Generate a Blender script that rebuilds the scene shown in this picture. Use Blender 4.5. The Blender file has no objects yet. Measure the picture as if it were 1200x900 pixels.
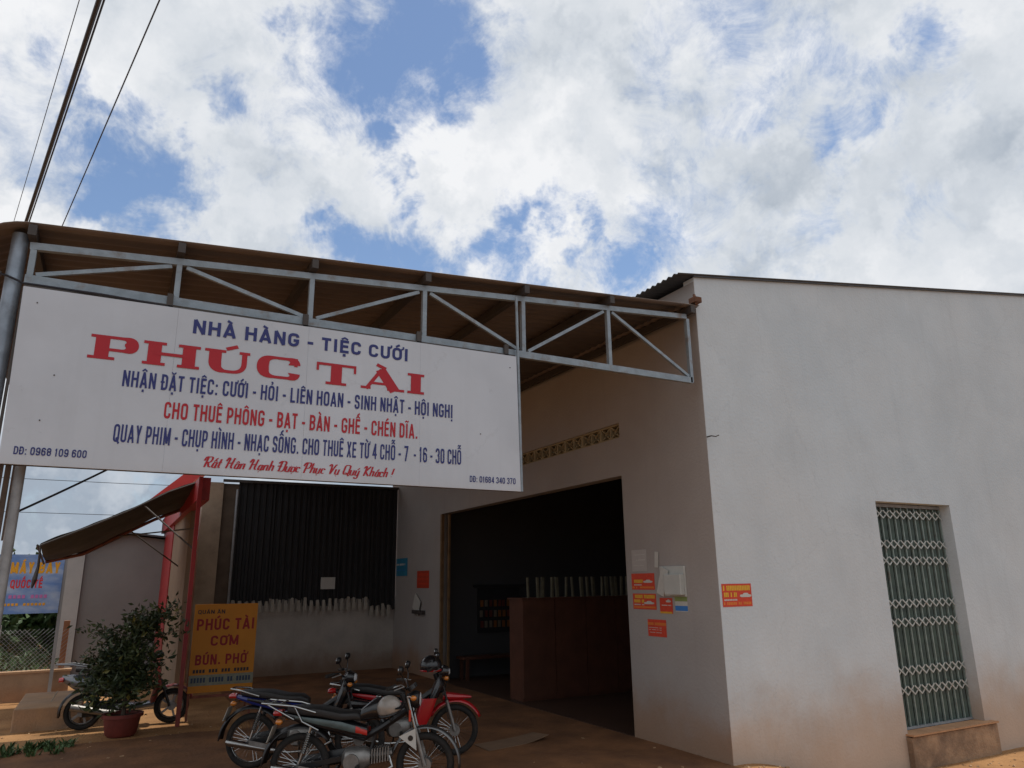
import bpy, bmesh, math, random, unicodedata
from mathutils import Vector, Matrix, noise
random.seed(7)
C = bpy.context.scene.collection
SC = bpy.context.scene
PI = math.pi
R = math.radians

# ------------------------------------------------------------ camera
AX_R = Vector((0.8821638, -0.4707702, -0.0127460))
AX_U = Vector((-0.1110589, -0.2342594, 0.9658098))
AX_F = Vector((0.4576603, 0.8505868, 0.2589384))
cam_d = bpy.data.cameras.new('camera')
cam_d.sensor_width = 36; cam_d.lens = 859.06 / 1200 * 36
cam_d.clip_start = 0.05; cam_d.clip_end = 3000
cam = bpy.data.objects.new('camera', cam_d); C.objects.link(cam)
m = Matrix((AX_R, AX_U, -AX_F)).transposed().to_4x4(); m.translation = Vector((0, 0, 2.0))
cam.matrix_world = m
SC.camera = cam

# ------------------------------------------------------------ sky and sun
SUN_EL, SUN_AZ = R(79), R(4)        # azimuth measured from +X towards +Y
sun_dir = Vector((math.cos(SUN_EL) * math.cos(SUN_AZ), math.cos(SUN_EL) * math.sin(SUN_AZ), math.sin(SUN_EL)))
sd = bpy.data.lights.new('sun', 'SUN'); sd.energy = 3.0; sd.angle = R(0.53); sd.color = (1.0, 0.95, 0.87)
so = bpy.data.objects.new('sun', sd); C.objects.link(so)
so.rotation_euler = sun_dir.to_track_quat('Z', 'Y').to_euler(); so.location = (0, 0, 30)
SC.view_settings.view_transform = 'Standard'; SC.view_settings.look = 'None'
SC.view_settings.exposure = -0.0; SC.view_settings.gamma = 1.0

W = bpy.data.worlds.new("World"); SC.world = W; W.use_nodes = True
nt = W.node_tree; nt.nodes.clear()
def N(t, **k):
    n = nt.nodes.new(t)
    for a, b in k.items(): setattr(n, a, b)
    return n
def L(a, b): nt.links.new(a, b)
def val(sock, v): sock.default_value = v
def math_(op, a, b=None, c=None, clamp=False):
    n = N('ShaderNodeMath', operation=op, use_clamp=clamp)
    for i, x in enumerate((a, b, c)):
        if x is None: continue
        if isinstance(x, (int, float)): n.inputs[i].default_value = x
        else: L(x, n.inputs[i])
    return n.outputs[0]
def vmath(op, a, b=None):
    n = N('ShaderNodeVectorMath', operation=op)
    for i, x in enumerate((a, b)):
        if x is None: continue
        if isinstance(x, (tuple, list, Vector)): n.inputs[i].default_value = tuple(x)
        else: L(x, n.inputs[i])
    return n
def mapr(x, a, b, c=0., d=1., interp='SMOOTHSTEP'):
    n = N('ShaderNodeMapRange', interpolation_type=interp)
    L(x, n.inputs[0])
    for i, v in zip((1, 2, 3, 4), (a, b, c, d)): n.inputs[i].default_value = v
    return n.outputs[0]
out = N('ShaderNodeOutputWorld')
sky = N('ShaderNodeTexSky', sky_type='NISHITA', sun_disc=False)
sky.sun_elevation = SUN_EL; sky.sun_rotation = PI / 2 - SUN_AZ
sky.air_density = 1.0; sky.dust_density = 0.4; sky.ozone_density = 1.6
bg1 = N('ShaderNodeBackground'); bg1.inputs[1].default_value = 0.14; L(sky.outputs[0], bg1.inputs[0])
tc = N('ShaderNodeTexCoord'); D = vmath('NORMALIZE', tc.outputs['Generated']).outputs[0]
def noise_(vec, scale, detail, rough, lac=2.0, dist=0.0):
    n = N('ShaderNodeTexNoise'); L(vec, n.inputs['Vector'])
    val(n.inputs['Scale'], scale); val(n.inputs['Detail'], detail); val(n.inputs['Roughness'], rough)
    val(n.inputs['Lacunarity'], lac); val(n.inputs['Distortion'], dist)
    return n
def pdir(px, py):
    return (AX_F + AX_R * ((px - 600) / 859.06) - AX_U * ((py - 450) / 859.06)).normalized()
wob = noise_(D, 4.0, 3, 0.5)
wob2 = noise_(D, 17.0, 4, 0.65)
def off(n, k):
    v = vmath('SCALE', vmath('SUBTRACT', n.outputs['Color'], (0.5, 0.5, 0.5)).outputs[0]); v.inputs['Scale'].default_value = k; return v.outputs[0]
DW = vmath('ADD', vmath('ADD', D, off(wob, 0.10)).outputs[0], off(wob2, 0.11)).outputs[0]
gaps = None
# clear patches between the clouds: (direction, radius in radians, depth)
for px, py, rad, dep in [(500, 20, .10, .92), (440, 80, .09, .9), (545, 75, .06, .8), (500, 135, .055, .85), (455, 160, .045, .95), (395, 30, .05, .8), (470, 195, .03, .8), (485, 240, .035, .7), (520, 95, .05, .8),
                         (108, 120, .035, .8), (125, 190, .055, .85), (115, 235, .04, .8), (150, 225, .055, .9), (190, 215, .045, .8), (215, 230, .03, .6), (262, 112, .03, .5), (305, 15, .04, .7), (330, 35, .03, .6), (85, 90, .03, .6), (205, 165, .02, .5), (155, 130, .03, .6), (330, 75, .03, .4),
                         (400, 285, .05, 1.0), (440, 305, .055, 1.0), (490, 300, .05, .9), (540, 305, .05, .9), (580, 285, .045, 1.0), (615, 262, .045, 1.0), (650, 245, .035, .85), (605, 300, .05, 1.0), (690, 300, .035, .9), (725, 318, .05, 1.0), (672, 268, .03, .9), (745, 300, .03, .8), (635, 325, .04, .8), (250, 215, .03, .3),
                         (968, 163, .04, .6), (1005, 150, .035, .55), (1090, 55, .04, .8), (1065, 40, .03, .6), (830, 60, .08, .4), (930, 75, .06, .38), (880, 110, .05, .5), (845, 130, .035, .55), (780, 75, .05, .45), (1075, 240, .04, .4), (1000, 90, .05, .4), (765, 275, .05, .5), (960, 260, .04, .4), (1050, 150, .03, .4), (1120, 130, .04, .35), (20, 130, .08, .35), (40, 40, .05, .3)]:
    dist = vmath('DISTANCE', DW, pdir(px, py)).outputs['Value']
    g = mapr(dist, rad * 1.55, rad * 0.0, 0, dep)
    gaps = g if gaps is None else math_('MAXIMUM', gaps, g)
fb = noise_(DW, 4.2, 8, 0.62, 2.05, 0.2)
fw = noise_(D, 11.0, 7, 0.68, 2.1, 0.6)
nse = math_('ADD', math_('MULTIPLY', math_('SUBTRACT', fb.outputs['Fac'], 0.5), 1.5), math_('MULTIPLY', math_('SUBTRACT', fw.outputs['Fac'], 0.5), 1.35))
dens = math_('SUBTRACT', math_('ADD', nse, 0.62), math_('MULTIPLY', gaps, 0.92))
cov = mapr(dens, -0.22, 0.56)
# lit on the upper side, greyer underneath
fb2 = noise_(vmath('ADD', DW, (0.01, 0.02, 0.055)).outputs[0], 4.2, 3, 0.5, 2.05, 0.2)
fbl = noise_(DW, 4.2, 3, 0.5, 2.05, 0.2)
big = noise_(D, 2.3, 2, 0.5)
sepz = N('ShaderNodeSeparateXYZ'); L(D, sepz.inputs[0])
low = mapr(sepz.outputs['Z'], 0.02, 0.34, 1, 0)
rim = mapr(dens, 0.95, 0.25, 0, 1)
lit = math_('ADD', math_('MULTIPLY', math_('SUBTRACT', fw.outputs['Fac'], 0.5), 0.7), math_('MULTIPLY', math_('SUBTRACT', fbl.outputs['Fac'], fb2.outputs['Fac']), 2.7))
lit = math_('ADD', lit, math_('ADD', math_('MULTIPLY', rim, 0.20), math_('MULTIPLY', math_('SUBTRACT', big.outputs['Fac'], 0.5), 0.7)))
shade = math_('SUBTRACT', math_('ADD', 0.47, math_('MULTIPLY', low, 0.62)), lit, clamp=True)
cr = N('ShaderNodeValToRGB'); L(shade, cr.inputs[0])
els = cr.color_ramp.elements
els[0].position = 0.0; els[0].color = (0.90, 0.91, 0.93, 1)
els[1].position = 1.0; els[1].color = (0.36, 0.42, 0.50, 1)
e = els.new(0.5); e.color = (0.67, 0.71, 0.76, 1)
bg2 = N('ShaderNodeBackground'); bg2.inputs[1].default_value = 1.0; L(cr.outputs[0], bg2.inputs[0])
mx = N('ShaderNodeMixShader'); L(cov, mx.inputs[0]); L(bg1.outputs[0], mx.inputs[1]); L(bg2.outputs[0], mx.inputs[2])
L(mx.outputs[0], out.inputs[0])

# ------------------------------------------------------------ materials
MATS = {}
def mat(name, col, rough=0.7, metal=0.0, var=0.12, scale=3.0, bump=0.0, bscale=40.0, col2=None, c2=(0.45, 0.62), spec=0.5, coat=0.0, emit=None, alpha=None, extra=None):
    if name in MATS: return MATS[name]
    M = bpy.data.materials.new(name); M.use_nodes = True; t = M.node_tree
    b = t.nodes['Principled BSDF']
    g = t.nodes.new('ShaderNodeNewGeometry'); tcn = t.nodes.new('ShaderNodeTexCoord')
    n1 = t.nodes.new('ShaderNodeTexNoise'); n1.inputs['Scale'].default_value = scale; n1.inputs['Detail'].default_value = 8; n1.inputs['Roughness'].default_value = 0.6
    t.links.new(g.outputs['Position'], n1.inputs['Vector'])
    rp = t.nodes.new('ShaderNodeMapRange'); rp.inputs[1].default_value = 0.3; rp.inputs[2].default_value = 0.7
    rp.inputs[3].default_value = 1 - var; rp.inputs[4].default_value = 1 + var * 0.6
    t.links.new(n1.outputs['Fac'], rp.inputs[0])
    base = t.nodes.new('ShaderNodeRGB'); base.outputs[0].default_value = (*col, 1)
    cur = base.outputs[0]
    if col2:
        n2 = t.nodes.new('ShaderNodeTexNoise'); n2.inputs['Scale'].default_value = scale * 0.6; n2.inputs['Detail'].default_value = 10; n2.inputs['Roughness'].default_value = 0.65
        t.links.new(g.outputs['Position'], n2.inputs['Vector'])
        r2 = t.nodes.new('ShaderNodeMapRange'); r2.inputs[1].default_value = c2[0]; r2.inputs[2].default_value = c2[1]
        t.links.new(n2.outputs['Fac'], r2.inputs[0])
        mm = t.nodes.new('ShaderNodeMix'); mm.data_type = 'RGBA'; t.links.new(r2.outputs[0], mm.inputs['Factor'])
        t.links.new(cur, mm.inputs['A']); mm.inputs['B'].default_value = (*col2, 1); cur = mm.outputs['Result']
    if extra: cur = extra(t, g, cur)
    mul = t.nodes.new('ShaderNodeVectorMath'); mul.operation = 'SCALE'
    t.links.new(cur, mul.inputs[0]); t.links.new(rp.outputs[0], mul.inputs['Scale'])
    t.links.new(mul.outputs[0], b.inputs['Base Color'])
    b.inputs['Roughness'].default_value = rough; b.inputs['Metallic'].default_value = metal
    b.inputs['Specular IOR Level'].default_value = spec
    b.inputs['Coat Weight'].default_value = coat
    if bump:
        n3 = t.nodes.new('ShaderNodeTexNoise'); n3.inputs['Scale'].default_value = bscale; n3.inputs['Detail'].default_value = 6
        t.links.new(g.outputs['Position'], n3.inputs['Vector'])
        bp = t.nodes.new('ShaderNodeBump'); bp.inputs['Strength'].default_value = bump; bp.inputs['Distance'].default_value = 0.02
        t.links.new(n3.outputs['Fac'], bp.inputs['Height']); t.links.new(bp.outputs[0], b.inputs['Normal'])
    MATS[name] = M
    return M
def tnode(t, typ, **k):
    n = t.nodes.new(typ)
    for a, b in k.items(): setattr(n, a, b)
    return n
def splash(h0, h1, stain, wob=0.5, amount=0.85, streak=True, flecks=False):
    """soil splashed up the foot of a wall plus faint rain streaks: wear with a shape of its own"""
    def f(t, g, cur):
        sp = tnode(t, 'ShaderNodeSeparateXYZ'); t.links.new(g.outputs['Position'], sp.inputs[0])
        n = tnode(t, 'ShaderNodeTexNoise'); n.inputs['Scale'].default_value = 1.7; n.inputs['Detail'].default_value = 9; n.inputs['Roughness'].default_value = 0.62
        t.links.new(g.outputs['Position'], n.inputs['Vector'])
        a = tnode(t, 'ShaderNodeMath', operation='MULTIPLY_ADD'); t.links.new(n.outputs['Fac'], a.inputs[0]); a.inputs[1].default_value = -wob * 2; t.links.new(sp.outputs['Z'], a.inputs[2])
        r = tnode(t, 'ShaderNodeMapRange'); r.interpolation_type = 'SMOOTHERSTEP'; t.links.new(a.outputs[0], r.inputs[0])
        r.inputs[1].default_value = h0 - wob; r.inputs[2].default_value = h1 - wob; r.inputs[3].default_value = amount; r.inputs[4].default_value = 0
        mm = tnode(t, 'ShaderNodeMix', data_type='RGBA'); t.links.new(r.outputs[0], mm.inputs['Factor']); t.links.new(cur, mm.inputs['A']); mm.inputs['B'].default_value = (*stain, 1)
        cur = mm.outputs['Result']
        # big soft blotches of old whitewash
        n2 = tnode(t, 'ShaderNodeTexNoise'); n2.inputs['Scale'].default_value = 0.55; n2.inputs['Detail'].default_value = 7; n2.inputs['Roughness'].default_value = 0.6
        t.links.new(g.outputs['Position'], n2.inputs['Vector'])
        r2 = tnode(t, 'ShaderNodeMapRange'); t.links.new(n2.outputs['Fac'], r2.inputs[0]); r2.inputs[1].default_value = 0.35; r2.inputs[2].default_value = 0.7; r2.inputs[3].default_value = 0; r2.inputs[4].default_value = 0.14
        m2 = tnode(t, 'ShaderNodeMix', data_type='RGBA'); t.links.new(r2.outputs[0], m2.inputs['Factor']); t.links.new(cur, m2.inputs['A']); m2.inputs['B'].default_value = (stain[0] * 1.15, stain[1] * 1.35, stain[2] * 1.6, 1)
        cur = m2.outputs['Result']
        if streak:
            mp = tnode(t, 'ShaderNodeMapping'); mp.inputs['Scale'].default_value = (9, 9, 0.35); t.links.new(g.outputs['Position'], mp.inputs[0])
            n4 = tnode(t, 'ShaderNodeTexNoise'); n4.inputs['Scale'].default_value = 1.0; n4.inputs['Detail'].default_value = 5; t.links.new(mp.outputs[0], n4.inputs['Vector'])
            r4 = tnode(t, 'ShaderNodeMapRange'); t.links.new(n4.outputs['Fac'], r4.inputs[0]); r4.inputs[1].default_value = 0.55; r4.inputs[2].default_value = 0.85; r4.inputs[3].default_value = 1; r4.inputs[4].default_value = 0.94
            sc_ = tnode(t, 'ShaderNodeVectorMath', operation='SCALE'); t.links.new(cur, sc_.inputs[0]); t.links.new(r4.outputs[0], sc_.inputs['Scale']); cur = sc_.outputs[0]
        if flecks:
            n5 = tnode(t, 'ShaderNodeTexNoise'); n5.inputs['Scale'].default_value = 5.5; n5.inputs['Detail'].default_value = 10; n5.inputs['Roughness'].default_value = 0.75; t.links.new(g.outputs['Position'], n5.inputs['Vector'])
            r5 = tnode(t, 'ShaderNodeMapRange'); t.links.new(n5.outputs['Fac'], r5.inputs[0]); r5.inputs[1].default_value = 0.63; r5.inputs[2].default_value = 0.74; r5.inputs[3].default_value = 1; r5.inputs[4].default_value = 0.80
            n6 = tnode(t, 'ShaderNodeTexNoise'); n6.inputs['Scale'].default_value = 1.1; n6.inputs['Detail'].default_value = 3; n6.inputs['Distortion'].default_value = 0.4; t.links.new(g.outputs['Position'], n6.inputs['Vector'])
            r6 = tnode(t, 'ShaderNodeMapRange'); t.links.new(n6.outputs['Fac'], r6.inputs[0]); r6.inputs[1].default_value = 0.38; r6.inputs[2].default_value = 0.62; r6.inputs[3].default_value = 0.95; r6.inputs[4].default_value = 1.02
            vc = tnode(t, 'ShaderNodeTexVoronoi', feature='DISTANCE_TO_EDGE'); vc.inputs['Scale'].default_value = 0.55
            ad = tnode(t, 'ShaderNodeVectorMath', operation='MULTIPLY_ADD'); t.links.new(n5.outputs['Color'], ad.inputs[0]); ad.inputs[1].default_value = (.35, .35, .35); t.links.new(g.outputs['Position'], ad.inputs[2]); t.links.new(ad.outputs[0], vc.inputs['Vector'])
            rc = tnode(t, 'ShaderNodeMapRange'); t.links.new(vc.outputs['Distance'], rc.inputs[0]); rc.inputs[1].default_value = 0.0; rc.inputs[2].default_value = 0.006; rc.inputs[3].default_value = 0.91; rc.inputs[4].default_value = 1
            rq = tnode(t, 'ShaderNodeMapRange'); t.links.new(n6.outputs['Fac'], rq.inputs[0]); rq.inputs[1].default_value = 0.50; rq.inputs[2].default_value = 0.58; rq.inputs[3].default_value = 1; rq.inputs[4].default_value = 0
            mxq = tnode(t, 'ShaderNodeMath', operation='MAXIMUM'); t.links.new(rc.outputs[0], mxq.inputs[0]); t.links.new(rq.outputs[0], mxq.inputs[1])
            m55 = tnode(t, 'ShaderNodeMath', operation='MULTIPLY'); t.links.new(r5.outputs[0], m55.inputs[0]); t.links.new(mxq.outputs[0], m55.inputs[1])
            mm5 = tnode(t, 'ShaderNodeMath', operation='MULTIPLY'); t.links.new(m55.outputs[0], mm5.inputs[0]); t.links.new(r6.outputs[0], mm5.inputs[1])
            s5 = tnode(t, 'ShaderNodeVectorMath', operation='SCALE'); t.links.new(cur, s5.inputs[0]); t.links.new(mm5.outputs[0], s5.inputs['Scale']); cur = s5.outputs[0]
        return cur
    return f
SOIL = (0.37, 0.20, 0.088)
M_facade = mat('whitewash_facade', (0.60, 0.655, 0.69), 0.9, var=0.05, scale=1.2, bump=0.25, bscale=30, extra=splash(-0.25, 1.25, (0.46, 0.31, 0.20), 0.55, 0.8, flecks=True))
M_plaster = mat('plaster_grey', (0.52, 0.48, 0.43), 0.92, var=0.2, scale=1.6, bump=0.5, bscale=25, extra=splash(0.0, 0.8, (0.25, 0.15, 0.09), 0.4, 0.8))
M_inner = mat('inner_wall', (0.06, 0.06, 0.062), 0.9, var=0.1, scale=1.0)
M_galv = mat('galvanised_paint', (0.27, 0.32, 0.36), 0.5, 0.3, var=0.22, scale=9, col2=(0.20, 0.17, 0.15), c2=(0.55, 0.72), bump=0.15)
M_galvd = mat('galvanised_dull', (0.30, 0.31, 0.32), 0.55, 0.3, var=0.25, scale=9)
M_purlin = mat('purlin_steel', (0.07, 0.06, 0.055), 0.6, 0.3, var=0.2)
M_roofu = mat('roof_sheet_brown', (0.17, 0.135, 0.115), 0.55, 0.0, var=0.12, scale=2.2, col2=(0.135, 0.105, 0.09), c2=(0.45, 0.7))
M_roofd = mat('roof_sheet_dark', (0.09, 0.09, 0.095), 0.5, 0.4, var=0.2)
M_sheetd = mat('sheet_black', (0.018, 0.018, 0.02), 0.7, 0.0, var=0.3, scale=2)
M_sign = mat('sign_white', (0.57, 0.615, 0.68), 0.6, var=0.04, scale=1.3, col2=(0.51, 0.545, 0.60), c2=(0.45, 0.75), bump=0.06, bscale=3, extra=splash(2.7, 3.05, (0.42, 0.36, 0.30), 0.1, 0.35, flecks=True))
M_navy = mat('print_navy', (0.022, 0.032, 0.17), 0.6, var=0.06)
M_redp = mat('print_red', (0.42, 0.010, 0.022), 0.6, var=0.06)
M_black = mat('black_plastic', (0.012, 0.012, 0.013), 0.35, var=0.2)
M_rubber = mat('tyre_rubber', (0.014, 0.013, 0.012), 0.85, var=0.3, scale=14, col2=(0.06, 0.04, 0.028), c2=(0.5, 0.75))
M_chrome = mat('chrome', (0.40, 0.40, 0.39), 0.25, 1.0, var=0.15, scale=10)
M_rim = mat('steel_rim', (0.62, 0.62, 0.61), 0.22, 1.0, var=0.12, scale=10)
M_alu = mat('cast_engine', (0.28, 0.27, 0.255), 0.5, 0.8, var=0.3, scale=15)
M_seat = mat('seat_vinyl', (0.015, 0.014, 0.014), 0.5, var=0.2, bump=0.2, bscale=120)
M_wood = mat('brown_wood', (0.10, 0.038, 0.022), 0.5, var=0.3, scale=4)
M_redpaint = mat('red_paint', (0.36, 0.015, 0.02), 0.5, var=0.25, scale=5, extra=splash(0.2, 1.5, (0.16, 0.06, 0.035), 0.4, 0.6))
M_orangepr = mat('print_orange_red', (0.62, 0.055, 0.02), 0.6, var=0.15, scale=30)
M_yellowpr = mat('print_yellow', (0.72, 0.42, 0.03), 0.6, var=0.15, scale=30)
M_paper = mat('paper_white', (0.55, 0.54, 0.50), 0.8, var=0.08, scale=15)

# ------------------------------------------------------------ helpers
class MB:
    def __init__(s): s.v = []; s.f = []; s.mi = []; s.cur = 0
    def add(s, vs, fs):
        o = len(s.v); s.v += [tuple(v) for v in vs]; s.f += [tuple(o + i for i in f) for f in fs]; s.mi += [s.cur] * len(fs); return s
    def box(s, x0, x1, y0, y1, z0, z1):
        return s.add([(x0, y0, z0), (x1, y0, z0), (x1, y1, z0), (x0, y1, z0), (x0, y0, z1), (x1, y0, z1), (x1, y1, z1), (x0, y1, z1)],
                     [(0, 3, 2, 1), (4, 5, 6, 7), (0, 1, 5, 4), (1, 2, 6, 5), (2, 3, 7, 6), (3, 0, 4, 7)])
    def obox(s, c, size, rot=None):
        rot = rot or Matrix.Identity(3); c = Vector(c); hx, hy, hz = [q / 2 for q in size]
        vs = [c + rot @ Vector(p) for p in [(-hx, -hy, -hz), (hx, -hy, -hz), (hx, hy, -hz), (-hx, hy, -hz), (-hx, -hy, hz), (hx, -hy, hz), (hx, hy, hz), (-hx, hy, hz)]]
        return s.add(vs, [(0, 3, 2, 1), (4, 5, 6, 7), (0, 1, 5, 4), (1, 2, 6, 5), (2, 3, 7, 6), (3, 0, 4, 7)])
    def bar(s, p0, p1, w, h, up=(0, 0, 1)):
        p0 = Vector(p0); p1 = Vector(p1); d = (p1 - p0); ln = d.length; d.normalize(); u = Vector(up)
        sd_ = d.cross(u).normalized(); u2 = sd_.cross(d)
        rot = Matrix((d, sd_, u2)).transposed()
        return s.obox((p0 + p1) / 2, (ln, w, h), rot)
    def tube(s, pts, r, n=8, closed=False, cap=True):
        pts = [Vector(p) for p in pts]; k = len(pts); rr = r if isinstance(r, (list, tuple)) else [r] * k
        rings = []; ref = None
        for i, p in enumerate(pts):
            a = pts[(i - 1) % k] if (closed or i > 0) else p; b = pts[(i + 1) % k] if (closed or i < k - 1) else p
            d = (b - a).normalized()
            if ref is None: ref = d.orthogonal().normalized()
            ref = (ref - d * ref.dot(d)).normalized(); bi = d.cross(ref)
            rings.append([p + (ref * math.cos(2 * PI * j / n) + bi * math.sin(2 * PI * j / n)) * rr[i] for j in range(n)])
        vs = [v for r_ in rings for v in r_]; fs = []
        for i in range(k if closed else k - 1):
            a = i * n; b = ((i + 1) % k) * n
            for j in range(n): fs.append((a + j, a + (j + 1) % n, b + (j + 1) % n, b + j))
        if cap and not closed: fs.append(tuple(range(n))[::-1]); fs.append(tuple((k - 1) * n + j for j in range(n)))
        return s.add(vs, fs)
    def torus(s, c, axis, Rr, r, n=32, k=8, squash=1.0, a0=0, a1=2 * PI):
        c = Vector(c); ax = Vector(axis).normalized(); e1 = ax.orthogonal().normalized()
        if abs(ax.y) > .9: e1 = Vector((1, 0, 0))
        e2 = ax.cross(e1); full = abs(a1 - a0 - 2 * PI) < 1e-6; m_ = n if full else n + 1
        vs = []; fs = []
        for i in range(m_):
            t = a0 + (a1 - a0) * i / n; d = e1 * math.cos(t) + e2 * math.sin(t)
            for j in range(k):
                q = 2 * PI * j / k; vs.append(c + d * (Rr + r * math.cos(q)) + ax * (r * squash * math.sin(q)))
        for i in range(n):
            for j in range(k): fs.append((i * k + j, ((i + 1) % m_) * k + j, ((i + 1) % m_) * k + (j + 1) % k, i * k + (j + 1) % k))
        return s.add(vs, fs)
    def loft(s, secs, n=12, p=2.4, cap=True):
        """secs: (centre, side_vec, up_vec, half_side, half_up)"""
        vs = []; fs = []
        for c, sv, uv, hs, hu in secs:
            c = Vector(c); sv = Vector(sv); uv = Vector(uv)
            for j in range(n):
                t = 2 * PI * j / n; a = math.cos(t); b = math.sin(t)
                a = math.copysign(abs(a) ** (2 / p), a); b = math.copysign(abs(b) ** (2 / p), b)
                vs.append(c + sv * a * hs + uv * b * hu)
        k = len(secs)
        for i in range(k - 1):
            for j in range(n): fs.append((i * n + j, i * n + (j + 1) % n, (i + 1) * n + (j + 1) % n, (i + 1) * n + j))
        if cap: fs.append(tuple(range(n))[::-1]); fs.append(tuple((k - 1) * n + j for j in range(n)))
        return s.add(vs, fs)
    def xloft(s, secs, n=12, p=2.6):   # secs (x, z, half_y, half_z [, yc])
        return s.loft([((q[0], q[4] if len(q) > 4 else 0, q[1]), (0, 1, 0), (0, 0, 1), q[2], q[3]) for q in secs], n, p)
    def prism(s, poly, y0, y1):        # poly in (x, z), extruded along y
        k = len(poly); vs = [(a, y0, b) for a, b in poly] + [(a, y1, b) for a, b in poly]
        return s.add(vs, [tuple(range(k))[::-1], tuple(range(k, 2 * k))] + [(i, (i + 1) % k, k + (i + 1) % k, k + i) for i in range(k)])
    def sphere(s, c, r, n=12, k=8, sx=1, sy=1, sz=1):
        c = Vector(c); vs = [c + Vector((0, 0, r * sz))]; fs = []
        for i in range(1, k):
            for j in range(n):
                a = PI * i / k; t = 2 * PI * j / n; vs.append(c + Vector((r * sx * math.sin(a) * math.cos(t), r * sy * math.sin(a) * math.sin(t), r * sz * math.cos(a))))
        vs.append(c - Vector((0, 0, r * sz)))
        for j in range(n): fs.append((0, 1 + j, 1 + (j + 1) % n)); fs.append((len(vs) - 1, 1 + (k - 2) * n + (j + 1) % n, 1 + (k - 2) * n + j))
        for i in range(k - 2):
            for j in range(n): fs.append((1 + i * n + j, 1 + (i + 1) * n + j, 1 + (i + 1) * n + (j + 1) % n, 1 + i * n + (j + 1) % n))
        return s.add(vs, fs)
    def mesh(s, name, mats, smooth=False):
        me = bpy.data.meshes.new(name); me.from_pydata(s.v, [], s.f)
        mats = mats if isinstance(mats, (list, tuple)) else [mats]
        for q in mats: me.materials.append(q)
        if len(mats) > 1: me.polygons.foreach_set('material_index', s.mi)
        bm = bmesh.new(); bm.from_mesh(me); bmesh.ops.recalc_face_normals(bm, faces=bm.faces); bm.to_mesh(me); bm.free()
        if smooth: me.shade_smooth(); me.set_sharp_from_angle(angle=R(42))
        me.update(); return me
    def build(s, name, mats, parent=None, smooth=False, bevel=0, label=None):
        o = bpy.data.objects.new(name, s.mesh(name, mats, smooth)); C.objects.link(o)
        if parent: o.parent = parent
        if bevel:
            b = o.modifiers.new('bevel', 'BEVEL'); b.width = bevel; b.segments = 2; b.limit_method = 'ANGLE'; b.angle_limit = R(35)
        if label: o['label'] = label
        return o
def thing(name, label, cat, loc=(0, 0, 0), rz=0, group=None):
    o = bpy.data.objects.new(name, None); C.objects.link(o); o.location = loc; o.rotation_euler = (0, 0, rz); o.empty_display_size = 0.2
    o['label'] = label; o['category'] = cat
    if group: o['group'] = group
    return o
def tag(o, label, cat, group=None, kind=None):
    o['label'] = label; o['category'] = cat
    if group: o['group'] = group
    if kind: o['kind'] = kind
    return o
def struct(o, label=None):
    o['kind'] = 'structure'
    if label: o['label'] = label
    return o
def clone(src, name, parent, loc=None, rot=None):
    c = src.copy(); C.objects.link(c); c.name = name; c.parent = parent
    if loc is not None: c.location = loc
    if rot is not None: c.rotation_euler = rot
    return c
def inst(me, name, parent, loc=(0, 0, 0), rot=(0, 0, 0)):
    o = bpy.data.objects.new(name, me); C.objects.link(o); o.parent = parent; o.location = loc; o.rotation_euler = rot; return o
def vsub(a, b): return Vector(a) - Vector(b)

# ------------------------------------------------------------ lettering: own stroke alphabet
def roundpoly(pts, r, seg=5, closed=False):
    out_ = []; k = len(pts)
    for i in range(k):
        p = Vector(pts[i])
        if not closed and i in (0, k - 1): out_.append(p); continue
        a = Vector(pts[(i - 1) % k]) - p; b = Vector(pts[(i + 1) % k]) - p
        ra = min(r, a.length * (0.5 if closed or i > 1 else 1), b.length * (0.5 if closed or i < k - 2 else 1))
        p0 = p + a.normalized() * ra; p1 = p + b.normalized() * ra
        for j in range(seg + 1):
            t = j / seg; out_.append(p0 * (1 - t) ** 2 + p * 2 * t * (1 - t) + p1 * t * t)
    return out_
def ribbon(pts, w, closed=False):
    pts = [Vector(p) for p in pts]
    q = [pts[0]]
    for p in pts[1:]:
        if (p - q[-1]).length > 1e-5: q.append(p)
    if closed and (q[0] - q[-1]).length < 1e-5: q.pop()
    k = len(q); Lf = []; Rt = []
    for i, p in enumerate(q):
        d0 = (p - q[i - 1]) if (closed or i > 0) else (q[1] - p)
        d1 = (q[(i + 1) % k] - p) if (closed or i < k - 1) else (p - q[i - 1])
        d0 = d0.normalized(); d1 = d1.normalized(); n0 = Vector((-d0.y, d0.x)); n1 = Vector((-d1.y, d1.x)); n_ = (n0 + n1)
        n_ = n_.normalized() if n_.length > 1e-4 else n0
        ww = w(n_, i / max(1, k - 1)) if callable(w) else w
        sc_ = 1 / max(0.5, n_.dot(n1)); Lf.append(p + n_ * ww / 2 * sc_); Rt.append(p - n_ * ww / 2 * sc_)
    vs = Lf + Rt; fs = [(i, (i + 1) % k, k + (i + 1) % k, k + i) for i in range(k if closed else k - 1)]
    return vs, fs
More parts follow.
